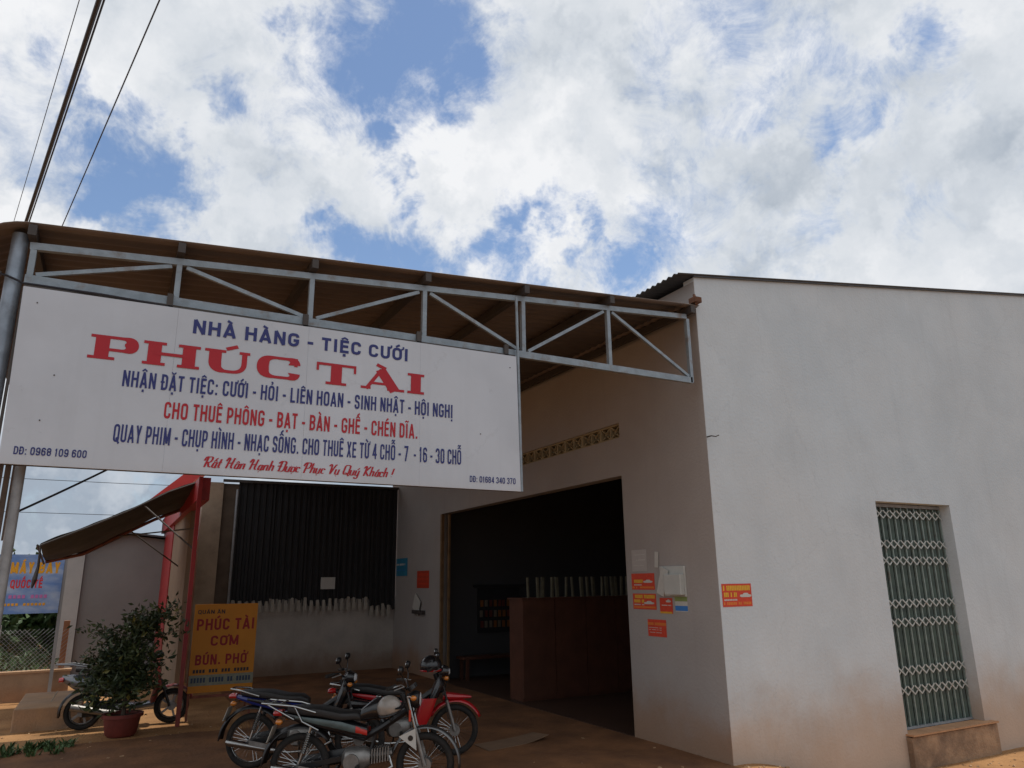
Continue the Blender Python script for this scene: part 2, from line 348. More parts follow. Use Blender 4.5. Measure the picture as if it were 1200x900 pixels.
def sans(ch, w, t):
    """strokes (points, closed) in a cell w wide and 1 high; t = stroke width"""
    l = t / 2; r = w - t / 2; T = 1 - t / 2; B = t / 2; mid = 0.52; c = w / 2; rr = (r - l) * 0.62
    S = {
     'A': [([(l * .8, 0), (c, 1)], 0), ([(w - l * .8, 0), (c, .995)], 0), ([(w * .2, .27), (w * .8, .27)], 0)],
     'B': [([(l, 0), (l, 1)], 0), ([(l, T), (r, T), (r, mid), (l, mid)], 1), ([(l, mid), (r, mid), (r, B), (l, B)], 1)],
     'C': [([(r, .68), (r, T), (l, T), (l, B), (r, B), (r, .32)], 1)],
     'D': [([(l, 0), (l, 1)], 0), ([(l, T), (r, T), (r, B), (l, B)], 1)],
     'E': [([(l, 0), (l, 1)], 0), ([(l, T), (w, T)], 0), ([(l, mid), (w * .93, mid)], 0), ([(l, B), (w, B)], 0)],
     'G': [([(r, .70), (r, T), (l, T), (l, B), (r, B), (r, .45)], 1), ([(r + l, .46), (c, .46)], 0)],
     'H': [([(l, 0), (l, 1)], 0), ([(r, 0), (r, 1)], 0), ([(l, mid), (r, mid)], 0)],
     'I': [([(c, 0), (c, 1)], 0)],
     'K': [([(l, 0), (l, 1)], 0), ([(l, .35), (r, 1)], 0), ([(w * .4, .55), (r, 0)], 0)],
     'L': [([(l, 0), (l, 1)], 0), ([(l, B), (w, B)], 0)],
     'M': [([(l, 0), (l, 1)], 0), ([(r, 0), (r, 1)], 0), ([(l, 1), (c, .1)], 0), ([(r, 1), (c, .1)], 0)],
     'N': [([(l, 0), (l, 1)], 0), ([(r, 0), (r, 1)], 0), ([(l, 1), (r, 0)], 0)],
     'O': [([(l, T), (r, T), (r, B), (l, B)], 2)],
     'Q': [([(l, T), (r, T), (r, B), (l, B)], 2), ([(c, .25), (w, -.08)], 0)],
     'P': [([(l, 0), (l, 1)], 0), ([(l, T), (r, T), (r, .43), (l, .43)], 1)],
     'R': [([(l, 0), (l, 1)], 0), ([(l, T), (r, T), (r, .46), (l, .46)], 1), ([(c, .46), (r, 0)], 0)],
     'S': [([(r, .70), (r, T), (l, T), (l, .53), (r, .49), (r, B), (l, B), (l, .30)], 1)],
     'T': [([(c, 0), (c, 1)], 0), ([(0, T), (w, T)], 0)],
     'U': [([(l, 1), (l, B), (r, B), (r, 1)], 1)],
     'V': [([(l, 1), (c, 0)], 0), ([(r, 1), (c, 0)], 0)],
     'X': [([(l, 0), (r, 1)], 0), ([(l, 1), (r, 0)], 0)],
     'Y': [([(l, 1), (c, .42)], 0), ([(r, 1), (c, .42)], 0), ([(c, 0), (c, .48)], 0)],
     '0': [([(l, T), (r, T), (r, B), (l, B)], 2)],
     '1': [([(c, 0), (c, 1)], 0), ([(c, T), (l, .74)], 0)],
     '3': [([(l, .74), (l, T), (r, T), (r, .53), (c, .53)], 1), ([(c, .53), (r, .53), (r, B), (l, B), (l, .26)], 1)],
     '4': [([(r - .06, 0), (r - .06, 1)], 0), ([(r - .06, 1), (l, .28), (w, .28)], 0)],
     '6': [([(r, .74), (r, T), (l, T), (l, B), (r, B), (r, .58), (l, .58)], 1)],
     '7': [([(0, T), (r, T), (w * .35, 0)], 0)],
     '8': [([(l, T), (r, T), (r, .52), (l, .52)], 2), ([(l, .52), (r, .52), (r, B), (l, B)], 2)],
     '9': [([(l, .26), (l, B), (r, B), (r, T), (l, T), (l, .42), (r, .42)], 1)],
     '-': [([(0, .42), (w, .42)], 0)], '.': [([(c - t * .5, t * .55), (c + t * .5, t * .55)], 0)],
     ':': [([(c - t * .5, t * .55), (c + t * .5, t * .55)], 0), ([(c - t * .5, .62), (c + t * .5, .62)], 0)],
     '&': [([(w, 0), (l, .78), (c, T), (r * .85, .76), (l, .3), (c, B), (w, .42)], 1)],
     '!': [([(c, .3), (c, 1)], 0), ([(c - t * .5, t * .55), (c + t * .5, t * .55)], 0)],
    }[ch]
    res = []
    for pts, mode in S:
        if mode == 0: res.append((pts, False))
        elif mode == 1: res.append((roundpoly(pts, rr), False))
        else: res.append((roundpoly(pts, rr, closed=True), True))
    return res
def slab(ch, w, t, s):
    c = w / 2; T = 1 - s / 2; B = s / 2; l = .14 + t / 2; r = w - .14 - t / 2; e = .14
    vt = lambda n_, u: t * abs(n_.x) ** 1.2 + s * (1 - abs(n_.x) ** 1.2)
    V = lambda x: ([(x, 0), (x, 1)], t, False)
    def ser(x, top, hw=None): hw = hw or t / 2 + e; y = T if top else B; return ([(x - hw, y), (x + hw, y)], s, False)
    if ch == 'I': return [V(c), ser(c, 1), ser(c, 0)]
    if ch == 'H': return [V(l), V(r), ser(l, 1), ser(l, 0), ser(r, 1), ser(r, 0), ([(l, .5), (r, .5)], s * 1.1, False)]
    if ch == 'P': return [V(l), ser(l, 1), ser(l, 0, t / 2 + e * 1.3), (roundpoly([(l, T), (w - t / 2, T), (w - t / 2, .42), (l, .42)], .34, 8), vt, False)]
    if ch == 'T': return [V(c), ser(c, 0, t / 2 + e * 1.3), ([(0, T), (w, T)], s, False), ([(.04, 1), (.04, .62)], .09, False), ([(w - .04, 1), (w - .04, .62)], .09, False)]
    if ch == 'U': return [(roundpoly([(l, 1), (l, B), (r + .06, B), (r + .06, 1)], .42, 9), lambda n_, u: (t if u < .42 else s * 1.5) * abs(n_.x) ** 1.2 + s * 1.1 * (1 - abs(n_.x) ** 1.2), False), ser(l, 1), ser(r + .06, 1, e * 1.3)]
    if ch == 'A': return [([(w * .16, 0), (c, 1)], s * 1.2, False), ([(w * .82, 0), (c - .05, 1)], t, False), ([(w * .25, .3), (w * .7, .3)], s, False), ser(w * .15, 0, e * 1.4), ser(w * .84, 0)]
    if ch == 'C': return [(roundpoly([(w - s, .68), (w - s, T), (t / 2, T), (t / 2, B), (w - s, B), (w - s, .30)], .44, 9), vt, False), ([(w - s * .6, 1), (w - s * .6, .62)], s, False)]
    return []
def marks(ch, cx, w, t, top, k=1.0):
    """diacritic strokes; returns (points, width, closed) and how high the next one starts"""
    g = .07; y = top + g; a = .13 * k
    if ch == '\u0300': return [([(cx - a, y + .17), (cx + a * .6, y)], t * .8, False)], .16
    if ch == '\u0301': return [([(cx + a, y + .17), (cx - a * .6, y)], t * .8, False)], .16
    if ch == '\u0303': return [([(cx - a * 1.3, y + .03), (cx - a * .5, y + .11), (cx + a * .5, y + .04), (cx + a * 1.3, y + .12)], t * .6, False)], .16
    if ch == '\u0309': return [(roundpoly([(cx - a * .5, y + .17), (cx + a * .6, y + .17), (cx + a * .5, y + .08), (cx, y + .06), (cx, y - .02)], .05), t * .6, False)], .16
    if ch == '\u0302': return [([(cx - a * 1.3, y), (cx, y + .12), (cx + a * 1.3, y)], t * .65, False)], .15
    if ch == '\u0306': return [(roundpoly([(cx - a * 1.1, y + .13), (cx - a * .8, y + .02), (cx + a * .8, y + .02), (cx + a * 1.1, y + .13)], .1), t * .6, False)], .15
    if ch == '\u0323': return [([(cx - t * .5, -.17), (cx + t * .5, -.17)], t, False)], 0
    if ch == '\u031b': return [([(w - t * .45, .84), (w + t * .45, .95), (w + t * .5, 1.12)], t * .6, False)], 0
    return [], 0
def script(ch):
    """slanted brush letters, x-height .5"""
    x = .5
    D_ = {
     'a': (.42, [([(.38, .5), (.12, .5), (.08, .02), (.34, .02)], 2), ([(.38, .52), (.36, .02), (.48, .04)], 0)]),
     'c': (.34, [([(.32, .38), (.30, .5), (.06, .5), (.06, 0), (.34, .04)], 1)]),
     'h': (.44, [([(.08, 1.0), (.08, 0)], 0), ([(.08, .3), (.16, .52), (.36, .52), (.36, 0), (.46, .04)], 1)]),
     'n': (.44, [([(.08, .52), (.08, 0)], 0), ([(.08, .3), (.16, .52), (.36, .52), (.36, 0), (.46, .04)], 1)]),
     'o': (.38, [([(.06, .5), (.34, .5), (.34, 0), (.06, 0)], 2)]),
     't': (.30, [([(.14, .85), (.12, 0), (.28, .04)], 1), ([(.0, .52), (.28, .54)], 0)]),
     'u': (.44, [([(.06, .52), (.06, 0), (.34, 0), (.34, .3)], 1), ([(.36, .52), (.36, .02), (.46, .04)], 0)]),
     'y': (.44, [([(.06, .52), (.06, 0), (.34, 0), (.34, .3)], 1), ([(.36, .52), (.36, -.3), (.1, -.36), (.06, -.2)], 1)]),
     'R': (.62, [([(.18, 1), (.16, 0)], 0), ([(-.04, .62), (.0, 1.02), (.56, 1.02), (.54, .5), (.18, .48)], 1), ([(.3, .5), (.5, .0), (.66, .06)], 1)]),
     'H': (.70, [([(-.04, .7), (.06, 1.04), (.2, .98), (.16, 0)], 1), ([(.56, 1.04), (.5, .1), (.66, .02)], 1), ([(.14, .48), (.56, .55)], 0)]),
     'D': (.64, [([(.2, 1), (.18, .02)], 0), ([(-.04, .78), (.1, 1.03), (.6, 1.0), (.58, .0), (.04, .02)], 1)]),
     'P': (.60, [([(.2, 1), (.16, -.04)], 0), ([(-.04, .66), (.02, 1.03), (.56, 1.02), (.54, .46), (.2, .44)], 1)]),
     'V': (.58, [([(-.04, .8), (.08, 1.03), (.2, .9), (.26, 0)], 1), ([(.26, 0), (.56, 1.02), (.66, .95)], 1)]),
     'Q': (.62, [([(.06, 1.0), (.56, 1.0), (.56, .06), (.06, .06)], 2), ([(.2, .2), (.36, .22), (.66, -.12)], 1)]),
     'K': (.62, [([(-.02, .78), (.1, 1.03), (.22, .98), (.16, 0)], 1), ([(.58, 1.02), (.2, .46), (.6, .0)], 0)]),
     '!': (.25, [([(.12, .95), (.1, .28)], 0), ([(.06, .05), (.14, .05)], 0)]),
    }[ch]
    return D_[0], [((roundpoly(p_, .2) if md == 1 else roundpoly(p_, .2, closed=True) if md == 2 else p_), md == 2) for p_, md in D_[1]]
WID = {'I': .42, 'M': 1.25, '-': .55, '.': .42, ':': .42, ' ': .5, '1': .7, 'L': .85, 'E': .88, 'N': 1.05, 'H': 1.05, 'O': 1.05, 'Q': 1.05, 'G': 1.05, 'X': 1.02, 'Y': 1.0, 'A': 1.1, 'T': .92, '!': .42, 'S': .96}
def lettering(name, text, x0, x1, zb, h, material, parent, face='-y', plane=0.0, style='sans', t=.2, aspect=.52, slant=0., gapf=.13, split=True, inv=None):
    """text from x0 to x1 on a vertical plane facing -Y (or -X), baseline zb, capital height h"""
    polys = []; x = 0.; ti = t; ci = 0
    for raw in text:
        ci += 1
        raw_ = raw
        bar_ = raw in 'Đđ'
        if bar_: raw_ = 'D' if raw == 'Đ' else 'd'
        dec = unicodedata.normalize('NFD', raw_); b = dec[0]; mk = dec[1:]
        if b == ' ': x += {'sans': .30 * aspect / .52, 'slab': .55, 'script': .28}[style]; continue
        if style == 'sans':
            w = aspect * WID.get(b, 1.0); st = [(p_, t, c_) for p_, c_ in sans(b, w, t)]; top = 1.0; cx = w / 2; adv = w + gapf * aspect / .52
        elif style == 'slab':
            w = {'P': 1.42, 'H': 1.78, 'U': 1.62, 'C': 1.45, 'T': 1.5, 'A': 1.75, 'I': .82}[b]; st = slab(b, w, .42, .12); top = 1.0; cx = w * .52; adv = w + .14; ti = .2
        else:
            w, st = script(b); st = [(p_, (lambda n_, u, k=t: k * (.45 + .75 * abs(n_.x))), c_) for p_, c_ in st]
            top = 1.0 if b.isupper() else .55; cx = w * .5; adv = w + .06
        tt = top
        for mch in sorted(mk, key=lambda q: {'\u0302': 0, '\u0306': 0, '\u031b': 0}.get(q, 1)):
            if style == 'script':
                if mch == '\u0323': ms = [([(cx - .04, -.17), (cx + .05, -.17)], .08, False)]; up = 0
                elif mch == '\u031b': ms = [([(w - .08, .45), (w + .02, .52), (w + .03, .62)], .05, False)]; up = 0
                else: ms, up = marks(mch, cx, w, t * 1.0, tt - .02, .8)
            elif style == 'slab':
                ms, up = marks(mch, cx, w, .17, tt - .02, 1.8); ms = [(p_, .15, c_) for p_, w_, c_ in ms]
            else: ms, up = marks(mch, cx, w, t, tt - .01, aspect / .52 if aspect > .52 else 1.0)
            st = st + ms; tt += up
        if bar_: st = st + [([(-.06, .5), (w * .5, .5)], t * .7, False)]
        for p_, w_, c_ in st:
            vs, fs = ribbon(p_, w_, c_); polys.append(([(v.x + x + v.y * slant, v.y) for v in vs], fs, ci))
        x += adv
    tot = x - .1; sx = (x1 - x0) / tot; mb = MB(); last = None
    def flush():
        if mb.v:
            o = mb.build('letter' if split else name, material, parent)
            if inv is not None: o.matrix_parent_inverse = inv
            if not split: o['kind'] = 'stuff'
    for i, (vs, fs, ci) in enumerate(polys):
        if split and last is not None and ci != last: flush(); mb = MB()
        last = ci
        off = 0.0022 + 0.00028 * (i % 11)
        if face == '-y': mb.add([(x0 + a * sx, plane - off, zb + b_ * h) for a, b_ in vs], fs)
        else: mb.add([(plane - off, x0 + a * sx, zb + b_ * h) for a, b_ in vs], fs)
    flush()

# ------------------------------------------------------------ ground
def gz(x, y):
    z = 0.0
    if y < 7.2:
        t = min(1, max(0, (x - 6.45) / 1.9)); z -= 0.39 * t * t * (3 - 2 * t)
    nz = noise.noise(Vector((x * 0.9, y * 0.9, 0))) * 0.018 + noise.noise(Vector((x * 4, y * 4, 3))) * 0.007
    if y < 6.6 or x < 0.2: z += nz
    elif x < 6.3: z += nz * 0.35
    return z - 0.006
def axis(lo, hi, a, b, st):
    q = [a]; 
    while q[-1] < b: q.append(q[-1] + st)
    s = st; x = q[-1]
    while x < hi: s *= 1.35; x += s; q.append(min(x, hi))
    s = st; x = a
    while x > lo: s *= 1.35; x -= s; q.insert(0, max(x, lo))
    return q
gx = axis(-1500, 1500, -3, 13, 0.12); gy = axis(-300, 2500, 4.5, 17, 0.12)
mb = MB(); mb.add([(x, y, gz(x, y)) for y in gy for x in gx],
                  [(j * len(gx) + i, j * len(gx) + i + 1, (j + 1) * len(gx) + i + 1, (j + 1) * len(gx) + i) for j in range(len(gy) - 1) for i in range(len(gx) - 1)])
M_ground = mat('red_soil', SOIL, 0.95, var=0.3, scale=1.5, bump=0.9, bscale=28, col2=(0.29, 0.15, 0.065), c2=(0.42, 0.66), spec=0.2)
struct(mb.build('ground', M_ground, smooth=True), 'red laterite soil ground')
# unseen street in front; floor under the canopy with its shade painted in
mb = MB(); mb.box(-150, 150, -9, 2.6, -.12, .03); struct(mb.build('unseen_road', mat('unseen_road_asphalt', (.055, .053, .05), .9, var=.25, scale=2, bump=.5, bscale=60, col2=(.10, .075, .055), c2=(.5, .7))))  # out of view, added to cut the warm bounce off the soil
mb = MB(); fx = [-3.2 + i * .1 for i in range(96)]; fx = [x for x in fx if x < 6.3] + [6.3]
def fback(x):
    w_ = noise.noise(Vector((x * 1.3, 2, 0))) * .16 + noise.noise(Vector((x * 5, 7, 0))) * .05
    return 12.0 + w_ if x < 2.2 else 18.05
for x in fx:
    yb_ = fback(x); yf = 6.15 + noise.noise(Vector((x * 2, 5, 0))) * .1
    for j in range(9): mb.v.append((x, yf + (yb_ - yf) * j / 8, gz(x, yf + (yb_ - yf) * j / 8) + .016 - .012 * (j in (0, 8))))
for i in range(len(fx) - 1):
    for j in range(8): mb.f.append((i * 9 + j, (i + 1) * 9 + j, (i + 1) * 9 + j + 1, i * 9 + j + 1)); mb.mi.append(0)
struct(mb.build('canopy_shade_floor', mat('floor_shade_dark', (.23, .105, .045), .85, var=.35, scale=1.6, bump=.5, bscale=22, col2=(.135, .063, .032), c2=(.4, .65), spec=.3)))  # canopy shade put into a darker colour, ending near the shadow edge

# loose grit on the yard (nobody could count it)
mb = MB()
for i in range(700):
    if i < 220: x = random.uniform(6.2, 12.5); y = 6.6 - abs(random.gauss(0, .45))
    else: x = random.uniform(-1.5, 6.2); y = random.uniform(6, 14)
    s_ = random.uniform(.006, .02) * (1.6 if random.random() < .1 else 1)
    rot = Matrix.Rotation(random.uniform(0, 6), 3, 'Z') @ Matrix.Rotation(random.uniform(0, 6), 3, 'X')
    mb.obox((x, y, gz(x, y) + s_ * .3), (s_ * 1.5, s_, s_ * .8), rot)
o = mb.build('gravel', mat('grit', (0.42, 0.27, 0.15), 0.9, var=0.4, scale=9)); tag(o, 'small loose stones scattered over the red soil yard', 'gravel', kind='stuff')

# ------------------------------------------------------------ the hall
hall = thing('hall_building', 'large whitewashed restaurant hall with gable front, open doorway and grille window', 'building', (6.32, 6.71, 0))
def hb(mbq, name, mats, parent=None, **k):
    o = mbq.build(name, mats, parent or hall, **k)
    o.matrix_parent_inverse = Matrix.Translation((-6.32, -6.71, 0)) if (parent is None or parent is hall) else Matrix.Identity(4)
    return o
gt = lambda x: 5.80 + (x - 6.32) * 0.1445
mb = MB()
mb.prism([(6.325, -.7), (9.35, -.7), (9.35, gt(9.35)), (6.325, gt(6.32))], 6.71, 6.91)
mb.prism([(9.35, 3.01), (11.05, 3.01), (11.05, gt(11.05)), (9.35, gt(9.35))], 6.71, 6.91)
mb.prism([(9.35, -.7), (11.05, -.7), (11.05, -.02), (9.35, -.02)], 6.71, 6.91)
mb.prism([(11.05, -.7), (17, -.7), (17, gt(17)), (11.05, gt(11.05))], 6.71, 6.91)
hb(mb, 'front_wall', M_facade)
mb = MB(); ww = lambda y0, y1, z0, z1: mb.box(6.32, 6.52, y0, y1, z0, z1)
ww(6.7135, 8.48, -.3, 5.74); ww(8.48, 15.11, 3.43, 3.98); ww(8.48, 15.0, 4.20, 5.74); ww(15.0, 15.11, 3.98, 5.74); ww(15.11, 18.4, -.3, 5.74)
M_side = mat('whitewash_side_shaded', (0.37, 0.345, 0.33), 0.92, var=0.08, scale=1.0, bump=0.3, bscale=28, extra=splash(0.0, 0.9, (0.33, 0.19, 0.11), 0.45, 0.85))  # same paint as the front wall, darkened for the shade on this side
hb(mb, 'side_wall', M_side)
mb = MB(); mb.box(16.8, 17, 6.91, 18.2, -.3, 7.2); mb.box(6.52, 16.8, 18.0, 18.2, -.3, 7.2); hb(mb, 'rear_wall', M_plaster)
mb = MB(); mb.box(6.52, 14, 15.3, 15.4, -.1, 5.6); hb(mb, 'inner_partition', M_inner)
mb = MB(); mb.box(6.325, 16.8, 6.92, 17.99, -.08, 0.012); mb.box(6.10, 6.325, 8.48, 15.11, -.08, 0.006)
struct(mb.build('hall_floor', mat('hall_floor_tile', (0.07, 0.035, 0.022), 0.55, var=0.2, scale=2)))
# roof, ribs running down the slope
def corr(mbq, xs, y0, y1, zf, pitch, amp, per=6):
    n = int((y1 - y0) / pitch * per); ys = [y0 + (y1 - y0) * i / n for i in range(n + 1)]
    o = len(mbq.v)
    for y in ys:
        for x in xs: mbq.v.append((x, y, zf(x, y) + amp * math.sin(2 * PI * y / pitch)))
    k = len(xs)
    for i in range(n):
        for j in range(k - 1): mbq.f.append((o + i * k + j, o + i * k + j + 1, o + (i + 1) * k + j + 1, o + (i + 1) * k + j)); mbq.mi.append(0)
def solid(o, th):
    q = o.modifiers.new('thickness', 'SOLIDIFY'); q.thickness = th; q.offset = 1; return o
mb = MB(); corr(mb, [6.02, 8, 11, 17.2], 6.655, 18.4, lambda x, y: gt(x) + .030, .11, .015)
o = hb(mb, 'roof', M_roofd, smooth=True); solid(o, .004)
mb = MB(); mb.bar((6.30, 6.69, gt(6.30) + .004), (17.2, 6.69, gt(17.2) + .004), .03, .012); hb(mb, 'roof_flashing', M_roofd, parent=hall)
mb = MB()
for y in (7.6, 9.6, 11.6, 13.6, 15.6): mb.box(6.06, 6.6, y, y + .05, gt(6.3) - .075, gt(6.3) - .02)
hb(mb, 'eave_bracket', M_purlin)
# window sill and lintel shade
mb = MB(); mb.box(9.31, 11.19, 6.63, 6.705, -.65, -.015); mb.box(9.36, 11.04, 6.66, 6.91, -.018, 0.0)
M_sill = mat('concrete_sill', (0.38, 0.25, 0.155), 0.9, var=0.3, scale=4, col2=(0.22, 0.145, 0.095), c2=(0.42, 0.62), bump=.6, bscale=30)
hb(mb, 'window_sill', M_sill)
mb = MB(); mb.box(9.31, 11.19, 6.60, 6.85, -.0, 0.022); hb(mb, 'sill_ledge', mat('sill_soil', (0.46, 0.25, 0.13), 0.9, var=.2, scale=5, bump=.4))
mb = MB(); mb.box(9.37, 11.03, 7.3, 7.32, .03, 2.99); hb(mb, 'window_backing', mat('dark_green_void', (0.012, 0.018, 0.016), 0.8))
# folding grille
grille = bpy.data.objects.new('folding_grille', MB().box(9.36, 11.04, 6.865, 6.905, 2.955, 3.0).mesh('folding_grille', M_galvd)); C.objects.link(grille)
o = MB().box(9.36, 11.04, 6.865, 6.905, .022, .05).build('bottom_track', M_galvd, grille)
grille.parent = hall; grille.matrix_parent_inverse = Matrix.Translation((-6.32, -6.71, 0))
M_slat = mat('slat_green', (0.085, 0.125, 0.105), 0.5, 0.2, var=0.2, scale=12, col2=(0.05, 0.07, 0.07), c2=(.45, .7))
M_link = mat('link_silver', (0.50, 0.52, 0.50), 0.45, 0.2, var=0.3, scale=12, col2=(0.25, 0.17, 0.11), c2=(.6, .75))
M_gbar = mat('bar_green_grey', (0.24, 0.30, 0.275), 0.45, 0.2, var=0.25, scale=12, col2=(0.17, 0.12, 0.09), c2=(.58, .75))
NB = 11; pitch = 1.64 / NB
slat_me = MB().add([(-.055, 0, 0), (-.02, .028, 0), (.02, .028, 0), (.055, 0, 0), (-.055, 0, 2.9), (-.02, .028, 2.9), (.02, .028, 2.9), (.055, 0, 2.9)], [(0, 1, 5, 4), (1, 2, 6, 5), (2, 3, 7, 6)]).mesh('slat', M_slat)
bar_me = MB().box(-.011, .011, -.012, .012, 0, 2.9).mesh('grille_bar', M_gbar)
hp = pitch / 2
link_me = MB().bar((-hp * .95, -.012, -.055), (hp * .95, -.012, .055), .006, .016).bar((-hp * .95, -.020, .055), (hp * .95, -.020, -.055), .006, .020).mesh('lattice_link', M_link)
for i in range(NB + 1):
    x = 9.37 + i * pitch * (1.66 / 1.64); inst(bar_me, 'grille_bar', grille, (x, 6.885, .05))
    if i < NB:
        inst(slat_me, 'slat', grille, (x + hp, 6.90, .05))
        for z in (2.85, 2.43, 2.2, 1.62, 1.37, .75, .5): inst(link_me, 'lattice_link', grille, (x + hp, 6.865, z))
# ventilation blocks above the doorway
def vent_me(w, h, d):
    q = MB(); e = .022
    q.box(0, d, 0, e, 0, h); q.box(0, d, w - e, w, 0, h); q.box(0, d, e, w - e, 0, e); q.box(0, d, e, w - e, h - e, h)
    q.box(0.004, d - .004, w / 2 - .012, w / 2 + .012, e, h - e)
    for a in (0, 1):
        y0 = e + a * (w / 2 - .012); y1 = y0 + w / 2 - .024; cy = (y0 + y1) / 2; cz = h / 2
        q.torus((d / 2, cy, cz), (1, 0, 0), .042, .014, 12, 4, 2.5)
        for sy, sz in ((-1, -1), (1, 1), (-1, 1), (1, -1)):
            q.bar((d / 2, cy + sy * .034, cz + sz * .034), (d / 2, cy + sy * (w / 4 - .02), cz + sz * (h / 2 - .02)), .02, d * .8, up=(1, 0, 0))
    return q.mesh('vent_block', mat('vent_block_cream', (0.36, 0.29, 0.17), 0.9, var=.2, scale=8))
vme = vent_me(.50, .212, .12)
nv = 13
for i in range(nv):
    inst(vme, 'vent_block', hall, (6.345 - 6.32, 8.49 + i * .501 - 6.71, 3.984))
# doorway trim, gate post
mb = MB(); mb.box(6.30, 6.36, 15.02, 15.10, 0, 3.42); mb.box(6.42, 6.46, 14.9, 14.96, 0, 3.42)
hb(mb, 'door_post', mat('rust_orange_steel', (0.22, 0.13, 0.06), 0.6, .2, var=.3, scale=6))
# small hook on the corner
mb = MB(); mb.tube([(6.33, 6.71, 3.68), (6.33, 6.63, 3.68), (6.37, 6.60, 3.67), (6.42, 6.60, 3.69)], .008, 6); hb(mb, 'wall_hook', M_purlin)
mb = MB(); mb.box(6.20, 6.31, 6.58, 6.70, 5.40, 5.47); mb.tube([(6.24, 6.6, 5.37), (6.27, 6.66, 5.50), (6.30, 6.7, 5.54)], .02, 6); hb(mb, 'rusty_bracket', mat('rust', (.14, .06, .03), .9, var=.4, scale=20))

# ------------------------------------------------------------ canopy
canopy = thing('steel_canopy', 'brown corrugated canopy on a galvanised truss over the yard beside the hall', 'canopy', (0, 0, 0))
cz = lambda x, y: 4.86 + (x + .92) * .0700 + (y - 6.62) * .008
def curlz(x, y):
    if x > -.9: return cz(x, y)
    t = min(1, (-.9 - x) / .5); return cz(-.9, y) - .30 * t * t - .05 * t
mb = MB(); corr(mb, [-1.4, -1.33, -1.25, -1.16, -1.05, -.97, -.9, 1, 3, 6.05], 6.62, 12.75, curlz, .16, .010); corr(mb, [6.05, 6.30], 6.62, 12.75, curlz, .16, .010)
corr(mb, [2.3, 4, 6.30], 12.75, 18.6, lambda x, y: cz(x, y), .16, .010)
o = mb.build('roof_sheet', M_roofu, canopy, smooth=True); solid(o, .004)
PX_ = [-.85, .26, 1.43, 2.59, 3.76, 4.92, 6.17]
for x in PX_:
    y1 = 12.7 if x < 2.3 else 18.5
    MB().bar((x, 6.60, cz(x, 6.6) - .062), (x, y1, cz(x, y1) - .062), .06, .09).build('purlin', M_purlin, canopy)
TY = 6.72
lo = lambda x: 4.41 + (x + .86) * -.004
hi = lambda x: 4.70 + (x + .86) * .0745
MB().bar((-.86, TY, hi(-.86)), (6.14, TY, hi(6.14)), .05, .06).build('truss_upper_chord', M_galv, canopy)
MB().bar((-.86, TY, lo(-.86)), (6.16, TY, lo(6.16)), .05, .075).build('truss_lower_chord', M_galv, canopy)
for x in PX_:
    xx = x if x > -.8 else -.83
    if x > 6: xx = 6.155
    MB().bar((xx, TY, lo(x) + (.038 if x < 6 else -.03)), (xx, TY, hi(x) - .03), .045, .05, up=(0, 1, 0)).build('truss_post', M_galv, canopy)
for i in range(6):
    a, b = PX_[i] + .06, PX_[i + 1] - .06
    if i == 5: b = 6.12
    if i % 2 == 0: p0 = (a, TY, lo(a) + .05); p1 = (b, TY, hi(b) - .045)
    else: p0 = (a, TY, hi(a) - .045); p1 = (b, TY, lo(b) + .05)
    MB().bar(p0, p1, .03, .035).build('truss_brace', M_galv, canopy)
for x in (.19, 1.36, 2.5, 3.5):
    MB().box(x, x + .05, 6.665, 6.692, 4.33, 4.46).build('sign_bracket', M_purlin, canopy)
MB().tube([(-.945, 6.80, -.02), (-.945, 6.80, 4.82)], .062, 16).build('canopy_pole', mat('pole_blue_grey', (.30, .36, .43), .45, .3, var=.3, scale=7, col2=(.18, .19, .2), c2=(.5, .7)), canopy, smooth=True)
MB().bar((2.3, 12.6, 5.0), (6.3, 12.6, 5.28), .08, .12).bar((-.9, 12.6, 4.78), (2.3, 12.6, 5.0), .08, .12).build('rear_beam', M_purlin, canopy)
MB().bar((2.35, 18.4, 5.09), (6.3, 18.4, 5.36), .06, .1).build('rear_beam', M_purlin, canopy)

tag(MB().tube([(-2.9, 6.70, 4.44), (-1.3, 6.70, 4.45), (-.98, 6.72, 4.42), (-.86, 6.70, 4.37), (-.3, 6.64, 4.350), (.2, 6.655, 4.338)], .009, 6).build('thin_cable', mat('cable_black', (.02, .02, .028), .6), smooth=True), 'thin dark cable wrapped past the pole at the top left corner of the sign', 'cable')
# ------------------------------------------------------------ big sign
SY = 6.640
sg = thing('sign_board', 'big white board reading PHUC TAI in red with navy lines, hung under the canopy truss', 'sign', (1.42, SY, 2.9))
def sp(mbq, name, mats, **k):
    o = mbq.build(name, mats, sg, **k); o.matrix_parent_inverse = Matrix.Translation((-1.42, -SY, -2.9)); return o
cut = [(-.82, -.85), (.30, .29), (1.425, 1.415), (2.545, 2.53), (3.66, 3.63)]; zb_ = lambda x: 2.90 - (x + .82) / 4.48 * .015; zt_ = lambda x: 4.325 + (x + .85) / 4.48 * .010
for k in range(4):
    (a0_, a1_), (b0_, b1_) = cut[k], cut[k + 1]; g_ = .0011 if k < 3 else 0; dy = .0006 * (k % 2)
    sp(MB().prism([(a0_, zb_(a0_)), (b0_ - g_, zb_(b0_)), (b1_ - g_, zt_(b1_)), (a1_, zt_(a1_))], SY + dy, SY + .02), 'panel', M_sign)
mb = MB(); mb.bar((-.82, SY + .035, 2.905), (3.66, SY + .035, 2.892), .025, .02); mb.bar((-.85, SY + .035, 4.34), (3.63, SY + .035, 4.35), .02, .015)
mb.bar((-.85, SY + .035, 2.9), (-.85, SY + .035, 4.33), .02, .02, up=(0, 1, 0)); sp(mb, 'frame', M_purlin)
